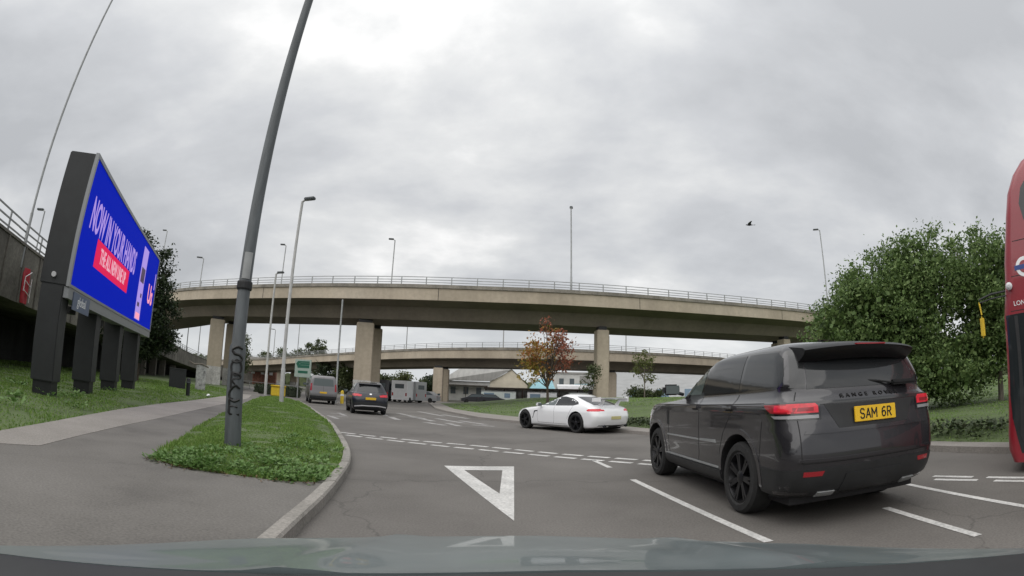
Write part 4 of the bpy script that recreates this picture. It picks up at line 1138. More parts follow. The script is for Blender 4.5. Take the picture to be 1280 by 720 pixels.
# ================================================================== billboard
M['screen_blue'] = mat('screen_blue', (.004, .004, .012), 0.7, emit=(.001, .010, .33), estr=1.0, spec=.02)
M['screen_lilac'] = mat('screen_lilac', (.02, .02, .02), 0.7, emit=(.42, .30, .80), estr=.8, spec=.1)
M['screen_red'] = mat('screen_red', (.02, .01, .01), 0.7, emit=(.75, .010, .09), estr=.8, spec=.1)
M['screen_pink'] = mat('screen_pink', (.05, .03, .04), 0.4, emit=(.86, .30, .42), estr=.9)
M['screen_pink2'] = mat('screen_pale_pink', (.02, .02, .02), 0.7, emit=(.86, .42, .52), estr=.8, spec=.1)
M['screen_dark'] = mat('screen_dark', (.01, .01, .02), 0.4, emit=(.030, .012, .05), estr=1.0)
M['case'] = mat('billboard_case', (.020, .022, .023), 0.6, var=.15, scale=2)
M['case_trim'] = mat('aluminium_trim', (.26, .27, .28), 0.5, metal=.3)
M['sign_plate'] = mat('slate_blue_plate', (.10, .13, .20), 0.5)
bbd = empty('billboard', (-10.75, 8.97, 0.1), math.atan2(.871, -.492), 'large black billboard on four legs with a lit blue screen', 'billboard')
W, Z0, Z1 = 12.45, 2.83, 6.30
MB().box(0, W, .02, .86, Z0 - .02, Z1, .03).build('case', M['case'], bbd)
MB().box(.09, W - .09, -.012, .03, Z0 + .06, Z1 - .09).build('screen', M['screen_blue'], bbd)
fr = MB(); fr.box(-.02, .085, -.05, .05, Z0 - .02, Z1 + .02); fr.box(W - .085, W + .02, -.05, .05, Z0 - .02, Z1 + .02)
fr.box(.087, W - .087, -.05, .05, Z1 - .085, Z1 + .02); fr.box(.087, W - .087, -.05, .05, Z0 - .02, Z0 + .055)
fr.build('frame', M['case_trim'], bbd)
MB().box(.05, W - .03, -.03, .5, Z0 - .30, Z0 - .022).build('skirt', M['case_trim'], bbd)
pl = MB().box(.45, 2.0, -.06, -.034, Z0 - .52, Z0 - .07).build('name_plate', M['sign_plate'], bbd)
text('lettering', 'global', .34, M['white'], pl, (1.22, -.063, Z0 - .27), (1, 0, 0), (0, 0, 1), .004)
text('lettering', 'NOW IN YOUR HANDS', 1.22, M['screen_lilac'], bbd, (4.05, -.017, 4.92), (1, 0, 0), (0, 0, 1), .006, wscale=.51, bold=.022)
MB().box(1.85, 6.55, -.02, -.012, 3.70, 4.50).build('red_panel', M['screen_red'], bbd)
text('lettering', 'THE ALL NEW LINE UP', .62, M['screen_pink2'], bbd, (4.20, -.024, 4.10), (1, 0, 0), (0, 0, 1), .006, wscale=.58, bold=.014)
# tall picture of a pink and white device with a dark window
MB().box(8.55, 9.60, -.020, -.012, 3.02, 5.98, ).build('picture', M['screen_lilac'], bbd)
MB().box(8.70, 9.45, -.026, -.020, 4.55, 5.15).build('picture_detail', M['screen_dark'], bbd)
MB().box(8.75, 9.15, -.026, -.020, 3.55, 3.72).build('picture_detail', M['screen_dark'], bbd)
MB().box(9.15, 9.40, -.026, -.020, 3.95, 4.12).build('picture_detail', M['screen_dark'], bbd)
MB().box(8.65, 9.5, -.026, -.020, 3.05, 3.30).build('picture_detail', M['screen_pink'], bbd)
text('lettering', 'Us', 1.15, M['screen_pink'], bbd, (11.35, -.017, 4.35), (1, 0, 0), (0, 0, 1), .006, bold=.03)
MB().box(12.05, 12.2, -.02, -.012, 4.75, 5.5).build('picture_detail', M['screen_lilac'], bbd)
for x in (.3, 3.8, 7.2, 10.7):
    lg = MB().box(x - .30, x + .30, .12, .80, .45, Z0 - .02, .02).build('leg', M['case'], bbd)
    MB().box(x - .24, x + .24, .18, .74, -.2, .455).build('footing', M['black'], lg)
for k in range(4):
    MB().tube([(1.8 + k * 3.2, .45, Z0 - .35), (1.8 + k * 3.2, .45, Z0 - .55)], .16, 10).build('floodlight', M['black'], bbd)
tg = MB().tube([(-.01, .45, 3.05), (-.06, .45, 3.05)], .07, 12).build('warning_lamp', M['lens_clear'], bbd)

# graffiti on the dark wall behind the legs: pale loops
# red sheet hung on the ramp wall
M['red_sheet'] = mat('red_sheet', (.42, .02, .035), .6, var=.25, scale=4)
rs = empty('hanging_sheet', (-20.75, 14.6, 3.1), math.atan2(.86, -.51), 'red sheet tied to the ramp wall beside the billboard', 'sheet')
mb = MB(); vs = []
for i in range(13):
    for j in range(13):
        u, v = i / 12, j / 12; w = .52 * (1 - .25 * (1 - v) ** 2) * (1 if v < .8 else 1 - ((v - .8) / .2) ** 2 * .3)
        vs.append(((u - .5) * 2 * w, .0 - .10 * math.sin(u * math.pi) - .03 * math.sin(u * 9 + v * 3), v * 1.5))
n = len(vs); vs += [(x, y + .03, z) for x, y, z in vs]
fs = [(i * 13 + j, (i + 1) * 13 + j, (i + 1) * 13 + j + 1, i * 13 + j + 1) for i in range(12) for j in range(12)]
mb.add(vs, fs + [tuple(q + n for q in f[::-1]) for f in fs]).build('cloth', M['red_sheet'], rs, 60)
mb = MB()
for pts in ([(-.42, -.13, .5), (-.42, -.13, 1.1), (.2, -.16, 1.4)], [(-.42, -.14, .55), (.4, -.16, .35)], [(-.42, -.14, .95), (.4, -.16, .75)], [(.42, -.12, .1), (.42, -.12, 1.15)]): mb.tube(pts, .022, 6)
mb.build('tie_frame', M['white'], rs)

# ================================================================== lamp posts
def lamp_post(name, label, x, y, z0, h, r0, r1, head, hl, m, m2=None, group=None, lean=(0, 0), style='arm'):
    root = empty(name, (x, y, z0), 0, label, 'street lamp' if head is not None else 'post', group)
    lx, ly = lean
    p = MB().tube([(0, 0, -.1), (0, 0, h * .16), (lx * .17, ly * .17, h * .165), (lx, ly, h)], [r0, r0, r0 * .8 if r0 > r1 * 1.25 else r0, r1], 14).build('pole', m, root, 40)
    if head is not None:
        a = R(head); d = Vector((math.cos(a), math.sin(a), 0)); t = Vector((lx, ly, h))
        if style == 'arm':
            MB().tube([t - Vector((0, 0, .02)), t + d * .15 + Vector((0, 0, .06)), t + d * hl * .7 + Vector((0, 0, .10))], r1 * .8, 8).build('arm', m, root)
        q = t + d * (hl * .55)
        mb = MB().box(-.5, .5, -.15, .15, -.06, .10, .045)
        mb.v = [tuple(q + d * vx * hl * .75 + Vector((-d.y, d.x, 0)) * vy + Vector((0, 0, vz + (.10 if style == 'arm' else .0)))) for vx, vy, vz in mb.v]
        lh = mb.build('lamp_head', m2 or M['pole_dark'], root, 40)
    return root
g = lamp_post('street_lamp', 'thick dark leaning-looking post with black scrawl in the near grass', -4.12, 7.02, .2, 9.6, .134, .078, 40, 1.2, M['pole_dark'])
g['label'] = 'thick weathered dark post with black scrawled letters, standing in the near grass'
gp = g.children[0]
MB().lathe([(.120, 0), (.126, .02), (.126, .11), (.120, .13)], 18, 'Z', (0, 0, 2.42)).build('collar', M['black'], g)
# scrawl: five letters painted one above another around the post towards us
def on_post(u, z, r): # u metres around the surface from the side facing the camera
    a = math.atan2(-7.02, 4.12) + u / r; return (math.cos(a) * r, math.sin(a) * r, z)
def scrawl(strokes, z0, s, r):
    mb = MB()
    for st in strokes:
        P = [on_post(u * s, z0 + v * s, r + .002) for u, v in st]; mb.tube(spline(P, .02), .021, 5)
    return mb
S_ = [[(.35, .9), (0, 1.0), (-.35, .8), (-.2, .55), (.2, .45), (.35, .2), (0, 0), (-.35, .1)]]
O_ = [[(0, 1), (-.35, .7), (-.3, .2), (0, 0), (.35, .3), (.3, .8), (0, 1), (-.1, .95)]]
R_ = [[(-.3, 0), (-.3, 1)], [(-.3, 1), (.2, .95), (.3, .7), (-.25, .5), (.35, 0)]]
C_ = [[(.35, .85), (0, 1), (-.35, .6), (-.3, .15), (0, 0), (.35, .15)]]
E_ = [[(.38, .95), (-.3, .98), (-.33, .5), (-.3, .03), (.4, .0)], [(-.3, .52), (.25, .5)]]
z = 1.30
for gl in (S_, O_, R_, C_, E_):
    scrawl(gl, z, .23, .131).build('scrawl', M['ink'], gp); z -= .195
mb = MB(); vs = []
for k in range(9):
    for zz in (2.58, 3.0):
        vs.append(on_post(-.07 + .14 * k / 8, zz, .1135 - .004 * (zz - 2.58) / .42))
mb.add(vs, [(2 * k, 2 * k + 2, 2 * k + 3, 2 * k + 1) for k in range(8)]).build('sticker', M['galv'], gp)

lamp_post('street_lamp', 'tall pale lamp post with dark head, standing at the end of the near grass', -11.9, 25.3, .2, 11.1, .12, .075, -12, .9, M['pole_light'])
lamp_post('street_lamp', 'shorter of the two pale lamp posts left of the road, with a short dark head', -20.9, 41.0, .1, 10.6, .13, .08, -12, .9, M['pole_light'])
lamp_post('post', 'slim headless post in front of the pair of pillars near the grey van', -13.8, 39.7, 0, 8.4, .09, .07, None, 0, M['galv'])
lamp_post('street_lamp', 'tall lamp post on the high flyover, right of the middle', 5.45, 45.9, 11.0, 8.2, .10, .06, 80, .6, M['galv'])
lamp_post('street_lamp', 'lamp post on the far edge of the high flyover above the pair of middle pillars', -13.5, 54.9, 11.0, 7.2, .09, .06, 190, .8, M['galv'])
lamp_post('street_lamp', 'lamp post on the high flyover, leftmost on that bridge', -40.6, 57.0, 11.0, 5.2, .09, .06, 200, 1.1, M['galv'])
lamp_post('street_lamp', 'lamp post on the high flyover just left of the tall pale lamp post', -27.5, 55.6, 11.0, 6.6, .09, .06, 190, .8, M['galv'])
lamp_post('street_lamp', 'lamp post rising behind the big green tree', 36.6, 50.6, 9.0, 11.3, .10, .06, 155, .9, M['galv'])
lamp_post('street_lamp', 'small far lamp post over the dark tree behind the billboard', -51.6, 61.2, 10.5, 11.0, .10, .06, 190, .9, M['galv'])
lamp_post('street_lamp', 'very tall pole on the ramp, running out of the top of the view', -20.35, 13.85, 4.6, 14.0, .075, .05, 180, .8, M['galv'])
lamp_post('street_lamp', 'small lamp post on the ramp between the very tall pole and billboard', -36.6, 26.2, 4.4, 7.5, .09, .06, 200, .9, M['galv'])
for x, y, zt, lab, hd in ((-1.2, 86.9, 14.6, 'thin post on the low flyover, straight above the autumn tree side', None), (-19.9, 96.6, 15.3, 'thin post on the low flyover above its middle pillar', None),
                     (-29.5, 105.0, 16.8, 'thin post on the low flyover hard against the pair of middle pillars', None), (-48.6, 110.5, 15.4, 'small lamp post on the low flyover beside the poplars', 190),
                     (-60.3, 121.5, 14.5, 'small lamp post on the low flyover seen between the dark post and pale posts', 190), (20.5, 88.9, 14.0, 'thin post on the low flyover right of the single pillar', None),
                     (-63.9, 92.0, 12.4, 'small lamp post on the ramp left of the leftmost pillars', 190), (-59.0, 80.9, 11.3, 'thin post on the ramp left of the leftmost pillars', None)):
    lamp_post('street_lamp' if hd else 'post', lab, x, y, 4.0 if y < 93 and x < -50 else 8.2, zt - (4.0 if y < 93 and x < -50 else 8.2), .10, .08, hd, 1.3, M['galv'])

# ================================================================== trees
LEAF = {
    'green': leaf_mat('leaf_green', [(.050, .085, .028), (.092, .152, .044), (.14, .21, .068), (.19, .26, .095)], .28),
    'dark': leaf_mat('leaf_dark', [(.012, .022, .010), (.022, .038, .014), (.040, .058, .022)], .2),
    'autumn': leaf_mat('leaf_autumn', [(.30, .10, .045), (.40, .18, .05), (.32, .20, .05), (.22, .21, .06)], .3),
    'russet': leaf_mat('leaf_russet', [(.26, .085, .06), (.33, .12, .07), (.24, .14, .10)], .3),
    'ochre': leaf_mat('leaf_ochre', [(.28, .21, .05), (.34, .24, .06), (.20, .22, .06)], .3),
    'pale': leaf_mat('leaf_pale', [(.09, .11, .035), (.13, .14, .045), (.08, .12, .03)], .3),
    'mid': leaf_mat('leaf_mid', [(.045, .065, .025), (.07, .09, .035), (.10, .12, .05)], .25),
}
def tree(name, label, x, y, z, lobes, trunk_h, trunk_r, nclump, nleaf, ls, leafs, bark='bark', cat='tree', group=None, crad=.55, seed=1, limbs=True, squash=.8, dense=0):
    """lobes: (x, y, z, rx, ry, rz, leaf kind) relative to the base"""
    rnd = random.Random(seed)
    root = empty(name, (x, y, z), 0, label, cat, group)
    kinds = {}; core = ([], [])
    vols = [l[3] * l[4] * l[5] for l in lobes]; tot = sum(vols); ends = []
    for l, v in zip(lobes, vols):
        k = max(3, int(nclump * v / tot)); kind = l[6] if len(l) > 6 else leafs
        V, F = kinds.setdefault(kind, ([], []))
        for c in range(int(k * dense)):
            d = Vector((rnd.gauss(0, 1), rnd.gauss(0, 1), rnd.gauss(0, 1))).normalized(); rr = rnd.random() ** .5 * .80
            p = Vector((l[0] + d.x * l[3] * rr, l[1] + d.y * l[4] * rr, l[2] + d.z * l[5] * rr))
            for q in range(14):
                pp = p + Vector((rnd.gauss(0, .25), rnd.gauss(0, .25), rnd.gauss(0, .25))); s = ls * rnd.uniform(1.6, 2.6)
                nrm = Vector((rnd.gauss(0, .8), rnd.gauss(0, .8), rnd.gauss(.4, .7))).normalized(); a = nrm.orthogonal().normalized(); b = nrm.cross(a); i = len(V)
                V += [pp - a * s * .5, pp + b * s * .32, pp + a * s * .5, pp - b * s * .32]; F.append((i, i + 1, i + 2, i + 3))
        for c in range(k):
            while True:
                d = Vector((rnd.gauss(0, 1), rnd.gauss(0, 1), rnd.gauss(0, 1)))
                if d.length > .1: break
            d.normalize(); rr = rnd.random() ** .38 * rnd.uniform(.85, 1.08)
            cpos = Vector((l[0] + d.x * l[3] * rr, l[1] + d.y * l[4] * rr, l[2] + d.z * l[5] * rr))
            if c % max(1, k // 4) == 0: ends.append(cpos.copy())
            cr_ = crad * rnd.uniform(.6, 1.3)
            for q in range(int(nleaf * rnd.uniform(.6, 1.3))):
                p = cpos + Vector((rnd.gauss(0, cr_), rnd.gauss(0, cr_), rnd.gauss(0, cr_ * squash))) * .62
                s = ls * rnd.uniform(.6, 1.35)
                nrm = Vector((rnd.gauss(0, .8), rnd.gauss(0, .8), rnd.gauss(.5, .7))).normalized()
                a = nrm.orthogonal().normalized(); a.rotate(Matrix.Rotation(rnd.uniform(0, 6.28), 3, nrm)); b = nrm.cross(a)
                i = len(V)
                V += [p - a * s * .5, p + b * s * .3, p + a * s * .55, p - b * s * .3]
                F.append((i, i + 1, i + 2, i + 3))
    for kind, (V, F) in kinds.items():
        me = bpy.data.meshes.new('crown'); me.from_pydata([tuple(v) for v in V], [], F); me.update(); me.materials.append(LEAF[kind])
        link('crown', me, root)
    if trunk_h:
        mb = MB(); top = Vector((rnd.uniform(-.1, .1), rnd.uniform(-.1, .1), trunk_h))
        mb.tube([(0, 0, -.2), (0, 0, .15), tuple(top * .5), tuple(top)], [trunk_r * 1.35, trunk_r, trunk_r * .85, trunk_r * .6], 10)
        if limbs:
            for e in ends:
                st = top * rnd.uniform(.55, 1.0); m1 = st.lerp(e, .5) + Vector((0, 0, .12 * (e - st).length))
                mb.tube([st, m1, e], [trunk_r * .45, trunk_r * .28, trunk_r * .08], 6)
        mb.build('trunk', M[bark], root, 50)
    return root

tree('leafy_tree', 'big round green tree behind the grey car and beside the bus', 15.0, 15.6, .1,
     [(-.3, .3, 3.9, 2.9, 2.7, 2.6), (.6, -.9, 5.0, 2.1, 2.0, 2.2), (-1.9, 1.3, 3.2, 1.9, 1.9, 2.1), (-.8, .6, 1.6, 2.8, 2.6, 1.35), (1.2, -1.4, 1.6, 2.6, 2.1, 1.4), (-1.5, 1.0, 4.6, 1.2, 1.2, 1.2)],
     2.3, .22, 620, 120, .12, 'green', seed=3, crad=.40, dense=1.0)
tree('leafy_tree', 'green tree with a thin pale trunk just left of the bus mirror', 18.6, 13.2, .1,
     [(0, 0, 4.6, 2.4, 2.3, 2.5), (.5, -1.2, 3.0, 2.3, 2.2, 2.0), (-.5, .5, 2.3, 1.9, 1.9, 1.2), (1.9, -2.0, 4.2, 1.8, 1.8, 2.2)], 2.6, .13, 400, 110, .13, 'green', bark='bark_pale', seed=5, crad=.42, dense=.9)
tree('dark_tree', 'dark dense tree squeezed between the billboard and the ramp', -25.6, 29.0, .1,
     [(0, 0, 7.0, 2.0, 2.0, 3.2), (.7, .5, 4.6, 1.9, 1.9, 2.4), (-.9, -.9, 8.6, 1.6, 1.6, 2.2), (1.1, .9, 3.0, 1.5, 1.5, 1.4), (-.6, -.3, 2.8, 2.2, 2.2, 1.7)], 4.0, .2, 300, 85, .20, 'dark', seed=8, crad=.5, dense=.4)
tree('autumn_tree', 'small tree turning red and orange on the central island', 2.95, 39.0, .95,
     [(-.9, 0, 3.6, 1.25, 1.2, 1.5, 'autumn'), (-1.35, .2, 2.2, 1.15, 1.1, .95, 'ochre'), (.2, .2, 4.7, .85, .8, 1.1, 'autumn'), (1.1, -.1, 4.2, .9, .9, 1.15, 'russet'), (1.4, .1, 2.9, .95, .95, .8, 'russet'), (-.2, 0, 5.4, .4, .4, .8, 'russet'), (.9, -.2, 5.1, .35, .35, .7, 'russet'),
      (.1, 0, 2.0, .5, .5, .8, 'autumn')],
     1.7, .11, 84, 32, .21, 'autumn', seed=11, crad=.42)
tree('young_tree', 'thin young tree with pale yellow leaves near the pillar of the far flyover', 10.4, 38.6, .95,
     [(0, 0, 3.1, .8, .8, .9), (-.5, .2, 2.3, .6, .6, .5), (.5, -.1, 2.0, .6, .6, .5)], 2.4, .05, 40, 24, .17, 'pale', bark='bark_pale', seed=12, crad=.3)
tree('young_tree', 'thin green young tree right in front of the single slim pillar', 7.1, 43.0, .95,
     [(-.1, 0, 2.6, .8, .8, .8), (-.4, .2, 1.5, .6, .6, .7)], 2.0, .05, 34, 24, .18, 'mid', bark='bark_pale', seed=13, crad=.3)
tree('bush', 'wide olive bush under the thin yellow tree on the island', 10.9, 40.4, .95,
     [(-.6, .1, .65, 1.1, .9, .65), (.8, 0, .55, 1.0, .9, .55)], 0, .05, 60, 50, .16, 'mid', cat='bush', seed=14, crad=.3)
# background trees
far = [(-34, 103, 'mid', 3.0, 6.2, 'dark green tree behind the far piers, left of the small dark car'), (-39.5, 106, 'dark', 2.8, 6.0, 'dark tree under the low flyover behind the green sign'), (-23.5, 112, 'pale', 2.2, 5.8, 'bright lime tree between the pillars behind the white van'),
       (-28, 118, 'mid', 2.4, 5.6, 'dull green tree left of the lime one'), (-17.5, 120, 'dark', 2.2, 5.8, 'dark rounded tree right beside the middle pillar of the low flyover'), (-20.8, 124, 'mid', 2.3, 4.8, 'low olive tree between the lime and dark rounded ones')]
for i, (x, y, k, r, h, lab) in enumerate(far):
    tree('tree', lab, x, y, 0, [(0, 0, h * .55, r, r, h * .45), (r * .4, 0, h * .4, r * .8, r * .8, h * .35)], h * .35, .15, 60, 40, .5, k, seed=30 + i, crad=.8, limbs=False)
for i, (x, y, w, h) in enumerate(((-59.5, 150, 1.5, 16.2), (-62.3, 151, 1.4, 14.2), (-57.3, 150, 1.3, 15.2))):
    tree('poplar_tree', ('tallest of the upright poplars beyond the low flyover', 'left one of the upright poplars beyond the low flyover', 'right one of the upright poplars beyond the low flyover')[i],
         x, y, 0, [(0, 0, h * .62, w, w, h * .38)], h * .5, .25, 70, 34, .55, 'mid', seed=50 + i, crad=.7, limbs=False, group='poplars beyond the low flyover')
for i, (x, y, r, h, lab) in enumerate(((-68, 146, 3.6, 11.2, 'rounded tree beyond the low flyover, left of the poplars'), (-74, 146, 3.4, 10.2, 'leftmost rounded tree beyond the low flyover'), (-64.5, 149, 2.6, 11.8, 'rounded tree touching the left poplar'))):
    tree('tree', lab, x, y, 0, [(0, 0, h * .7, r, r, h * .32)], h * .5, .25, 60, 40, .6, 'mid', seed=60 + i, crad=.9, limbs=False)
tree('tree', 'bare-looking thin tree beside the leftmost pillars', -46.5, 80.5, 0, [(0, 0, 6.2, 1.6, 1.6, 3.2), (.6, 0, 4.0, 1.6, 1.6, 2.0)], 5, .15, 70, 30, .34, 'mid', seed=71, crad=.6)
M['hedge'] = surface_mat('hedge_core', [(.015, .022, .01), (.03, .04, .018)], 2, 12)
for nm, lab, x, y, L, rz, h in (('hedge', 'low dark clipped hedge beyond the pale lamp posts', -21.5, 44.5, 6.0, -22, .85),):
    hg = empty(nm, (x, y, 0), R(rz), lab, 'hedge')
    MB().box(-L / 2, L / 2, -.35, .35, 0, h - .12, .08).build('hedge_core', M['hedge'], hg)
    V = []; F = []
    for _ in range(1800):
        px, py, pz = random.uniform(-L / 2, L / 2), random.choice((-1, 1)) * random.uniform(.3, .45), random.uniform(.05, h)
        if random.random() < .4: py = random.uniform(-.4, .4); pz = h + random.uniform(-.15, .05)
        a = random.uniform(0, 6.28); s = .12; i = len(V)
        V += [(px, py, pz), (px + math.cos(a) * s, py + .04, pz + math.sin(a) * s), (px + math.cos(a + 1.2) * s, py - .04, pz + math.sin(a + 1.2) * s)]; F.append((i, i + 1, i + 2))
    me = bpy.data.meshes.new('foliage'); me.from_pydata(V, [], F); me.materials.append(LEAF['dark']); link('foliage', me, hg)
# distant tree line that closes the horizon
V = []; F = []
for _ in range(9000):
    a = random.uniform(-1.25, 1.25); r = random.uniform(240, 300); h = 5.5 + 2.5 * math.sin(a * 17) + 1.5 * math.sin(a * 41 + 1)
    p = Vector((math.sin(a) * r, math.cos(a) * r, random.random() ** .8 * h)); s = random.uniform(.9, 2.0); t = random.uniform(0, 6.28); i = len(V)
    e1 = Vector((math.cos(a), -math.sin(a), 0)); e2 = Vector((0, .3, 1))
    V += [p + (e1 * math.cos(t + k) + e2 * math.sin(t + k)) * s for k in (0, 1.6, 3.1, 4.7)]; F.append((i, i + 1, i + 2, i + 3))
me = bpy.data.meshes.new('distant_trees'); me.from_pydata([tuple(v) for v in V], [], F); me.materials.append(LEAF['mid'])
o = link('distant_trees', me); o['kind'] = 'stuff'

# ================================================================== buildings
M['cream'] = mat('cream_render', (.62, .56, .45), .85, var=.10, scale=.6)
M['pale_wall'] = mat('pale_wall', (.54, .54, .52), .85, var=.12, scale=.5)  # raised tone, the wash of distance haze is put into the wall colour
M['grey_roof'] = mat('grey_roof_sheet', (.28, .275, .26), .7, var=.15, scale=.4, stretch=(4, .5, 1))
M['brown'] = mat('brown_timber', (.055, .040, .032), .8, var=.2, scale=2)
M['mint'] = mat('mint_cabin', (.66, .72, .68), .7, var=.06, scale=1)
M['blue_sheet'] = mat('blue_sheet', (.24, .44, .50), .6, var=.1, scale=1)
M['pane'] = mat('dull_pane', (.10, .12, .13), .2)
M['pane_blue'] = mat('blue_pane', (.20, .28, .36), .25)
M['haze_white'] = mat('white_cladding', (.56, .57, .58), .8, var=.08, scale=.3, stretch=(1, 1, 6))
b = empty('warehouse', (-4.5, 104, 0), 0, 'cream gabled warehouse with a grey roof beyond the low flyover', 'building')
# ridge runs left to right, the gable end faces us at the right
x0, x1, xg = -9.0, 0.6, 8.2
MB().add([(x0, 0, 0), (x1, 0, 0), (x1, 0, 4.0), (x0, 0, 4.0), (x0, 9, 0), (x1, 9, 0), (x1, 9, 4.0), (x0, 9, 4.0)], [(0, 1, 2, 3), (5, 4, 7, 6), (4, 0, 3, 7), (1, 5, 6, 2)]).build('side_wall', M['pale_wall'], b)
MB().xprism([(x1 + .01, 0), (xg, 0), (xg, 3.6), ((x1 + xg) / 2 + .6, 6.6), (x1 + .01, 4.1)], -.05, 9).build('gable_wall', M['cream'], b)
mb = MB(); ap = ((x1 + xg) / 2 + .6, 6.6)
mb.add([(x0 - .3, -.5, 4.02), (x1 + .1, -.5, 4.12), (ap[0], -.3, 6.72), (x0 + 3.2, 4.0, 6.9), (x0 - .3, 9, 4.02), (xg + .3, 9.2, 3.55), (xg + .3, -.4, 3.55), (ap[0], 9.2, 6.72)],
       [(0, 1, 2, 3), (3, 2, 7, 4), (2, 6, 5, 7), (0, 3, 4)])
mb.build('roof', M['grey_roof'], b)
for x in (-6.8, -4.2, -1.6): MB().box(x - .5, x + .5, -.08, .02, 1.4, 2.8).build('window', M['pane'], b)
for x in (2.2, 4.2, 6.2):
    w_ = MB().box(x - .5, x + .5, -.16, -.052, 1.5, 2.7).build('window', M['pane'], b)
    MB().box(x - .62, x + .62, -.14, -.056, 1.38, 1.495).build('sill', M['white'], w_)
mb = MB().box(-8.4, .2, -1.6, -.1, 3.05, 3.2)
for x in (-8.2, -4.1, 0): mb.box(x - .06, x + .06, -1.6, -1.48, 0, 3.04)
mb.build('canopy', M['brown'], b)

c = empty('long_shelter', (5.5, 84, 0), R(-1), 'long low shelter with a flat dark brown roof behind the island', 'shelter')
MB().box(-9.5, 11.5, -1.5, 2.0, 2.35, 2.62, .04).build('roof', M['brown'], c)
for i in range(8): MB().box(-9.3 + i * 2.95, -9.1 + i * 2.95, -1.4, -1.2, 0, 2.34).build('post', M['brown'], c)
MB().box(-9.4, 11.4, 1.7, 1.8, 0, 2.34).build('back_wall', M['pale_wall'], c)
for x, w, m, lab, k in ((-1.6, 5.4, 'mint', 'pale mint cabin with a blue window under the left half of the shelter', 2), (5.2, 4.6, 'white', 'white cabin under the middle of the brown shelter', 1), (11.0, 3.0, 'mint', 'short pale cabin at the right end of the brown shelter', 1)):
    k_ = empty('cabin', (x, 80.9, 0), 0, lab, 'cabin')
    MB().box(-w / 2, w / 2, -.6, .7, 0, 1.95, .03).build('wall', M[m], k_)
    for j in range(k): MB().box(-w / 2 + .4 + j * 3.2, -w / 2 + 2.0 + j * 3.2 - (.7 if j else 0), -.64, -.59, 1.0, 1.7).build('window', M['pane_blue'], k_)
    MB().box(-w / 2 - .05, w / 2 + .05, -.7, .8, 1.953, 2.03).build('roof', M['galv'], k_)
k_ = empty('shed', (6.3, 97, 0), 0, 'shed with a sloping bright blue roof behind the autumn tree', 'shed')
MB().box(-2.3, 2.2, 0, 4, 0, 2.7).build('wall', M['pale_wall'], k_)
MB().add([(-2.5, -.3, 2.72), (2.4, -.3, 2.72), (1.9, 3.0, 4.7), (-.8, 3.0, 4.7), (-2.5, -.3, 2.82), (2.4, -.3, 2.82), (1.9, 3.0, 4.8), (-.8, 3.0, 4.8)], [(3, 2, 1, 0), (4, 5, 6, 7), (0, 1, 5, 4), (1, 2, 6, 5), (2, 3, 7, 6), (3, 0, 4, 7)]).build('roof', M['blue_sheet'], k_)
k_ = empty('shed', (14.2, 98, 0), 0, 'shed with a flat blue front just left of the single slim pillar', 'shed')
MB().box(-1.6, 3.4, 0, 3, 0, 2.4).build('wall', M['white'], k_); MB().box(-1.7, 3.5, -.15, -.005, 2.42, 3.9).build('fascia', M['blue_sheet'], k_)
k_ = empty('tent', (11.8, 91, 0), 0, 'low white awning with a curved top behind the autumn tree', 'awning')
mb = MB().sweep([(-3.2, 0, 0), (3.2, 0, 0)], [(0, 2.6), (.5, 3.3), (1.4, 3.6), (2.3, 3.3), (2.8, 2.6), (2.7, 2.55), (1.4, 3.5), (.1, 2.55)]); mb.build('cover', M['white'], k_)
for x in (-3, 0, 3): MB().box(x - .05, x + .05, .02, .12, 0, 2.6).build('post', M['galv'], k_)
k_ = empty('office_block', (13.0, 112, 0), R(-3), 'grey block with tall dark panels right of the autumn tree', 'building')
MB().box(-5.5, 5, 0, 9, 0, 6.4).build('wall', M['pale_wall'], k_); MB().box(-5.7, 5.2, -.2, 9.2, 6.42, 6.8).build('roof', M['grey_roof'], k_)
for x, z in ((-3.9, 3.9), (-1.6, 3.9), (.7, 3.9), (-3.9, 1.2), (-1.6, 1.2)): MB().box(x - .5, x + .5, -.06, .02, z, z + 1.5).build('window', M['pane'], k_)
MB().box(2.4, 4.6, -.06, .02, .2, 6.0).build('panel', M['grey_roof'], k_)
k_ = empty('distribution_shed', (44, 142, 0), R(-18), 'huge pale white shed far behind the bush on the island', 'building')
MB().box(-22, 22, 0, 40, 0, 9.2).build('wall', M['haze_white'], k_); MB().box(-22.3, 22.3, -.3, 40.3, 9.22, 9.7).build('roof', M['pale_wall'], k_)
for i in range(5): MB().box(-18 + i * 8, -14.5 + i * 8, -.08, .02, 0, 3.6).build('dock_door', M['pane_blue'], k_)
k_ = empty('house', (-66, 119, 0), R(20), 'red brick house seen under the low flyover beside the dark post', 'house')
M['brick'] = mat('red_brick', (.22, .10, .07), .9, var=.35, scale=2.2)
MB().box(-5, 6, 12, 20, 0, 5.4).build('wall', M['brick'], k_)
MB().xprism([(-5.4, 5.42), (6.4, 5.42), (5, 7.6), (-4, 7.6)], 11.6, 20.4).build('roof', M['grey_roof'], k_)
for x in (-3.4, -.6, 2.2, 4.6): MB().box(x - .5, x + .5, 11.92, 12.02, 2.9, 4.3).build('window', M['white'], k_)

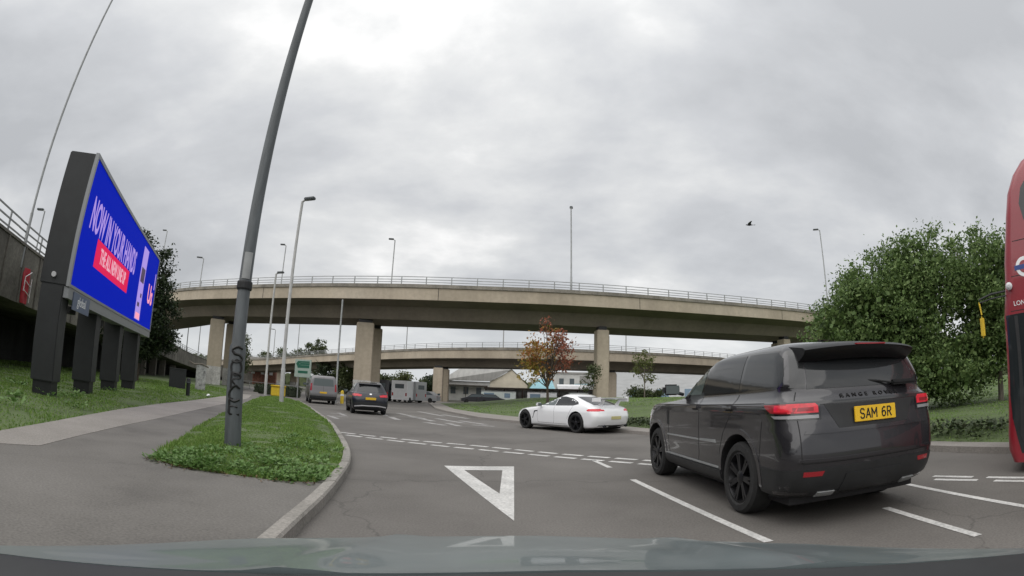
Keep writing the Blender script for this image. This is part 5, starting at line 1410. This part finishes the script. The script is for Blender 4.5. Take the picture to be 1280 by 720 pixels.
# ================================================================== small far vehicles
def far_car(label, x, y, rz, m, van=False, group=None):
    r = empty('parked_van' if van else 'parked_car', (x, y, 0.0), R(rz), label, 'van' if van else 'car', group)
    if van: prof = [(0, .3), (5.4, .3), (5.4, 1.1), (5.0, 1.25), (4.3, 2.3), (3.9, 2.5), (0, 2.5)]; w = .98
    else: prof = [(0, .25), (4.2, .25), (4.2, .7), (3.3, .92), (2.6, 1.42), (1.0, 1.45), (.25, .98), (0, .9)]; w = .86
    MB().xprism(prof, -w, w).build('body', m, r, 25)
    for s in (-1, 1):
        wp = [(4.35, 1.35), (3.3, 1.35), (3.3, 2.1), (4.2, 2.1)] if van else [(3.15, .95), (.5, 1.0), (1.05, 1.37), (2.5, 1.35)]
        MB().xprism(wp, s * w - .01, s * w + .012).build('side_window', M['pane'], r)
    MB().box(-.012, .02, -.55, .55, 1.6 if van else 1.0, 2.1 if van else 1.25).build('rear_window', M['pane'], r)
    for ax in (.9, 4.2 if van else 3.4):
        for s in (-1, 1):
            MB().lathe([(.001, -.1), (.3, -.1), (.32, 0), (.3, .1), (.001, .1)], 18, 'Y', (ax, s * (w - .08), .32), close=False).build('wheel', M['rubber'], r)
    for s in (-1, 1): MB().box(-.014, .02, s * w * .85 - .08, s * w * .85 + .08, .75, 1.1 if van else .88).build('tail_light', M['lamp_dim'], r)
    return r
M['dark_paint'] = mat('charcoal_paint', (.03, .03, .035), .3, coat=.5)
M['silver'] = mat('silver_paint', (.42, .43, .44), .35, metal=.5, coat=.5)
far_car('white high-roofed van seen from behind, beyond the dark navy car', -12.4, 57.5, 80, M['white'], True)
far_car('silver grey van parked nose to the white van', -10.3, 60, 150, M['silver'], True)
far_car('dark charcoal van half hidden behind the navy car', -14.9, 58.5, 100, M['dark_paint'], True)
far_car('small silver car beside the middle pillar of the low flyover', -9.0, 66, 170, M['silver'])
far_car('dark hatchback parked at the left of the warehouse front', -4.7, 78, 8, M['dark_paint'])
far_car('dark saloon parked close to the mint cabin', -3.1, 78.6, -170, M['dark_paint'])
far_car('white car parked beneath the right end of the brown shelter', 8.6, 79.5, 5, M['white'])

# ================================================================== signs and street furniture
M['sign_green'] = mat('sign_green', (.010, .10, .062), .45)
M['sign_back'] = mat('sign_pale_green', (.30, .37, .33), .5, var=.05)
sg = empty('road_sign', (-17.8, 41.9, 0), R(-24 + 4), 'green and white direction sign on two thin posts', 'road sign')
MB().box(-.98, .98, -.03, .03, 1.85, 3.40, .02).build('panel', M['sign_back'], sg)
MB().xprism([(-.82, 3.02), (-.60, 3.26), (.78, 3.26), (.78, 3.12), (-.30, 3.12), (-.42, 3.02), (-.30, 2.90), (.78, 2.90), (.78, 2.66), (-.62, 2.66), (-.66, 2.80)], -.040, -.032).build('arrow', M['sign_green'], sg)
MB().xprism([(-.34, 3.10), (.80, 3.10), (.80, 2.92), (-.34, 2.92)], -.039, -.032).build('destination_panel', M['sign_green'], sg)
MB().box(-.55, .62, -.040, -.032, 2.20, 2.42).build('destination_panel', M['sign_green'], sg)
for x in (-.55, .55): MB().tube([(x, .06, 0), (x, .06, 3.3)], .045, 10).build('post', M['galv'], sg)
bo = empty('bollard', (-15.1, 21.1, .12), 0, 'short black bollard on the left grass beside the path', 'bollard')
MB().lathe([(.10, -.1), (.10, .62), (.12, .63), (.12, .70), (.105, .72), (.105, .80), (.08, .86), (.001, .88)], 18).build('post', M['black'], bo, 40)
MB().lathe([(.112, .64), (.123, .645), (.123, .69), (.112, .695)], 18, close=False).build('band', M['pole_dark'], bo)
gb = empty('grit_bin', (-18.35, 38.3, 0), R(-22), 'yellow grit bin beside the tall pale lamp post', 'grit bin')
MB().box(-.55, .55, -.35, .35, 0.12, .85, .05).build('bin', M['yellow'], gb); MB().box(-.6, .6, -.4, .4, .852, 1.0, .06).build('lid', M['yellow'], gb)
MB().box(-.5, .5, -.3, .3, 0, .118).build('foot', M['black'], gb)
for i, (x, y) in enumerate(((-12.9, 38.6), (-12.1, 39.0))):
    q = empty('bollard', (x, y, 0), 0, ('left one of the two yellow bollards beside the navy car', 'right one of the two yellow bollards beside the navy car')[i], 'bollard', 'yellow bollards by the pillars')
    MB().lathe([(.14, 0), (.13, .9), (.10, 1.0), (.001, 1.04)], 16).build('post', M['yellow'], q, 40); MB().lathe([(.136, .6), (.139, .6), (.138, .75), (.135, .75)], 16, close=False).build('band', M['white'], q)
q = empty('utility_cabinet', (-20.6, 27.5, .1), R(38), 'dark utility cabinet on the grass by the ramp', 'cabinet')
MB().box(-.55, .55, -.3, .3, 0, 1.25, .02).build('case', M['case'], q); MB().box(-.6, .6, -.35, .35, 1.252, 1.33, .02).build('top', M['case'], q)
MB().box(-.50, -.01, -.315, -.302, .1, 1.18).build('door', M['black'], q); MB().box(.01, .50, -.315, -.302, .1, 1.18).build('door', M['black'], q)
M['board'] = surface_mat('scrawled_board', [(.10, .10, .10), (.34, .34, .33), (.5, .5, .48)], 3.5, 10, .8)
q = empty('hoarding', (-20.1, 29.5, .1), R(50), 'pale board scrawled with graffiti leaning by the dark cabinet', 'board')
mb = MB().box(-.36, .36, -.03, .03, 0, 1.75, .01); mb.build('board', M['board'], q)
mb = MB().tube(spline([(-.9, 0, 1.9), (-.5, -.03, 1.75), (.0, -.05, 1.8), (.5, -.04, 1.62)], .08), .05, 6); mb.build('branch', M['bark_pale'], q)
q = empty('small_sign', (11.2, 11.3, .2), R(-42), 'small pale sign on two posts on the grass right of the grey car', 'sign')
for x in (-.10, .10): MB().tube([(x, 0, -.1), (x, 0, .72)], .025, 8).build('post', M['pole_light'], q)
MB().box(-.16, .16, -.02, .02, .62, .80, .01).build('panel', M['galv'], q)
# pedestrian rail far under the flyover
q = empty('guard_rail', (-28, 55, 0), R(-20), 'grey guard rail beyond the leftmost pillars', 'railing')
mb = MB()
for z in (.5, 1.0): mb.tube([(-5, 0, z), (7, 0, z)], .035, 6)
mb.build('rail', M['galv'], q)
for i in range(7): MB().tube([(-5 + 2 * i, 0, 0), (-5 + 2 * i, 0, 1.0)], .035, 6).build('post', M['galv'], q)
# litter
for x, y, z, lab in ((-16.6, 18.6, .15, 'crumpled white paper lying on the grass under the billboard'), (-15.9, 24.2, .12, 'white scrap lying at the edge of the path')):
    mb = MB(); bm = bmesh.new(); bmesh.ops.create_icosphere(bm, subdivisions=2, radius=.12)
    for v in bm.verts: v.co *= random.uniform(.7, 1.15); v.co.z *= .6
    bm.verts.index_update(); mb.add([v.co[:] for v in bm.verts], [[v.index for v in f.verts] for f in bm.faces]); bm.free()
    o = mb.build('litter', M['white']); o.location = (x, y, z + .05); tag(o, lab, 'litter')

# ================================================================== bird
def bird():
    r = empty('bird', (13.99, 26.54, 11.2), R(160), 'dark bird flying over the high flyover with wings half spread', 'bird')
    mb = MB().tube([(-.20, 0, .0), (-.14, 0, .01), (0, 0, .015), (.10, 0, .02), (.16, 0, .03), (.20, 0, .035), (.235, 0, .03)], [.012, .03, .055, .048, .03, .032, .008], 10)
    mb.add([(-.18, -.02, 0), (-.18, .02, 0), (-.34, .06, .0), (-.36, 0, -.005), (-.34, -.06, 0)], [(0, 1, 2, 3, 4)])
    mb.build('body', M['ink'], r, 50)
    for s in (1, -1):
        P = [(.10, .03), (.12, .16), (.05, .30), (-.06, .44), (-.12, .42), (-.09, .30), (-.08, .14), (-.10, .03)]
        top = [(x, s * y, .02 + (.20 * y if s > 0 else .34 * y) + .012 * (1 - y)) for x, y in P]; bot = [(x, y, z - .012) for x, y, z in top]; n = len(P)
        MB().add(top + bot, [tuple(range(n)), tuple(range(2 * n - 1, n - 1, -1))] + [(i, (i + 1) % n, n + (i + 1) % n, n + i) for i in range(n)]).build('wing', M['ink'], r)
bird()
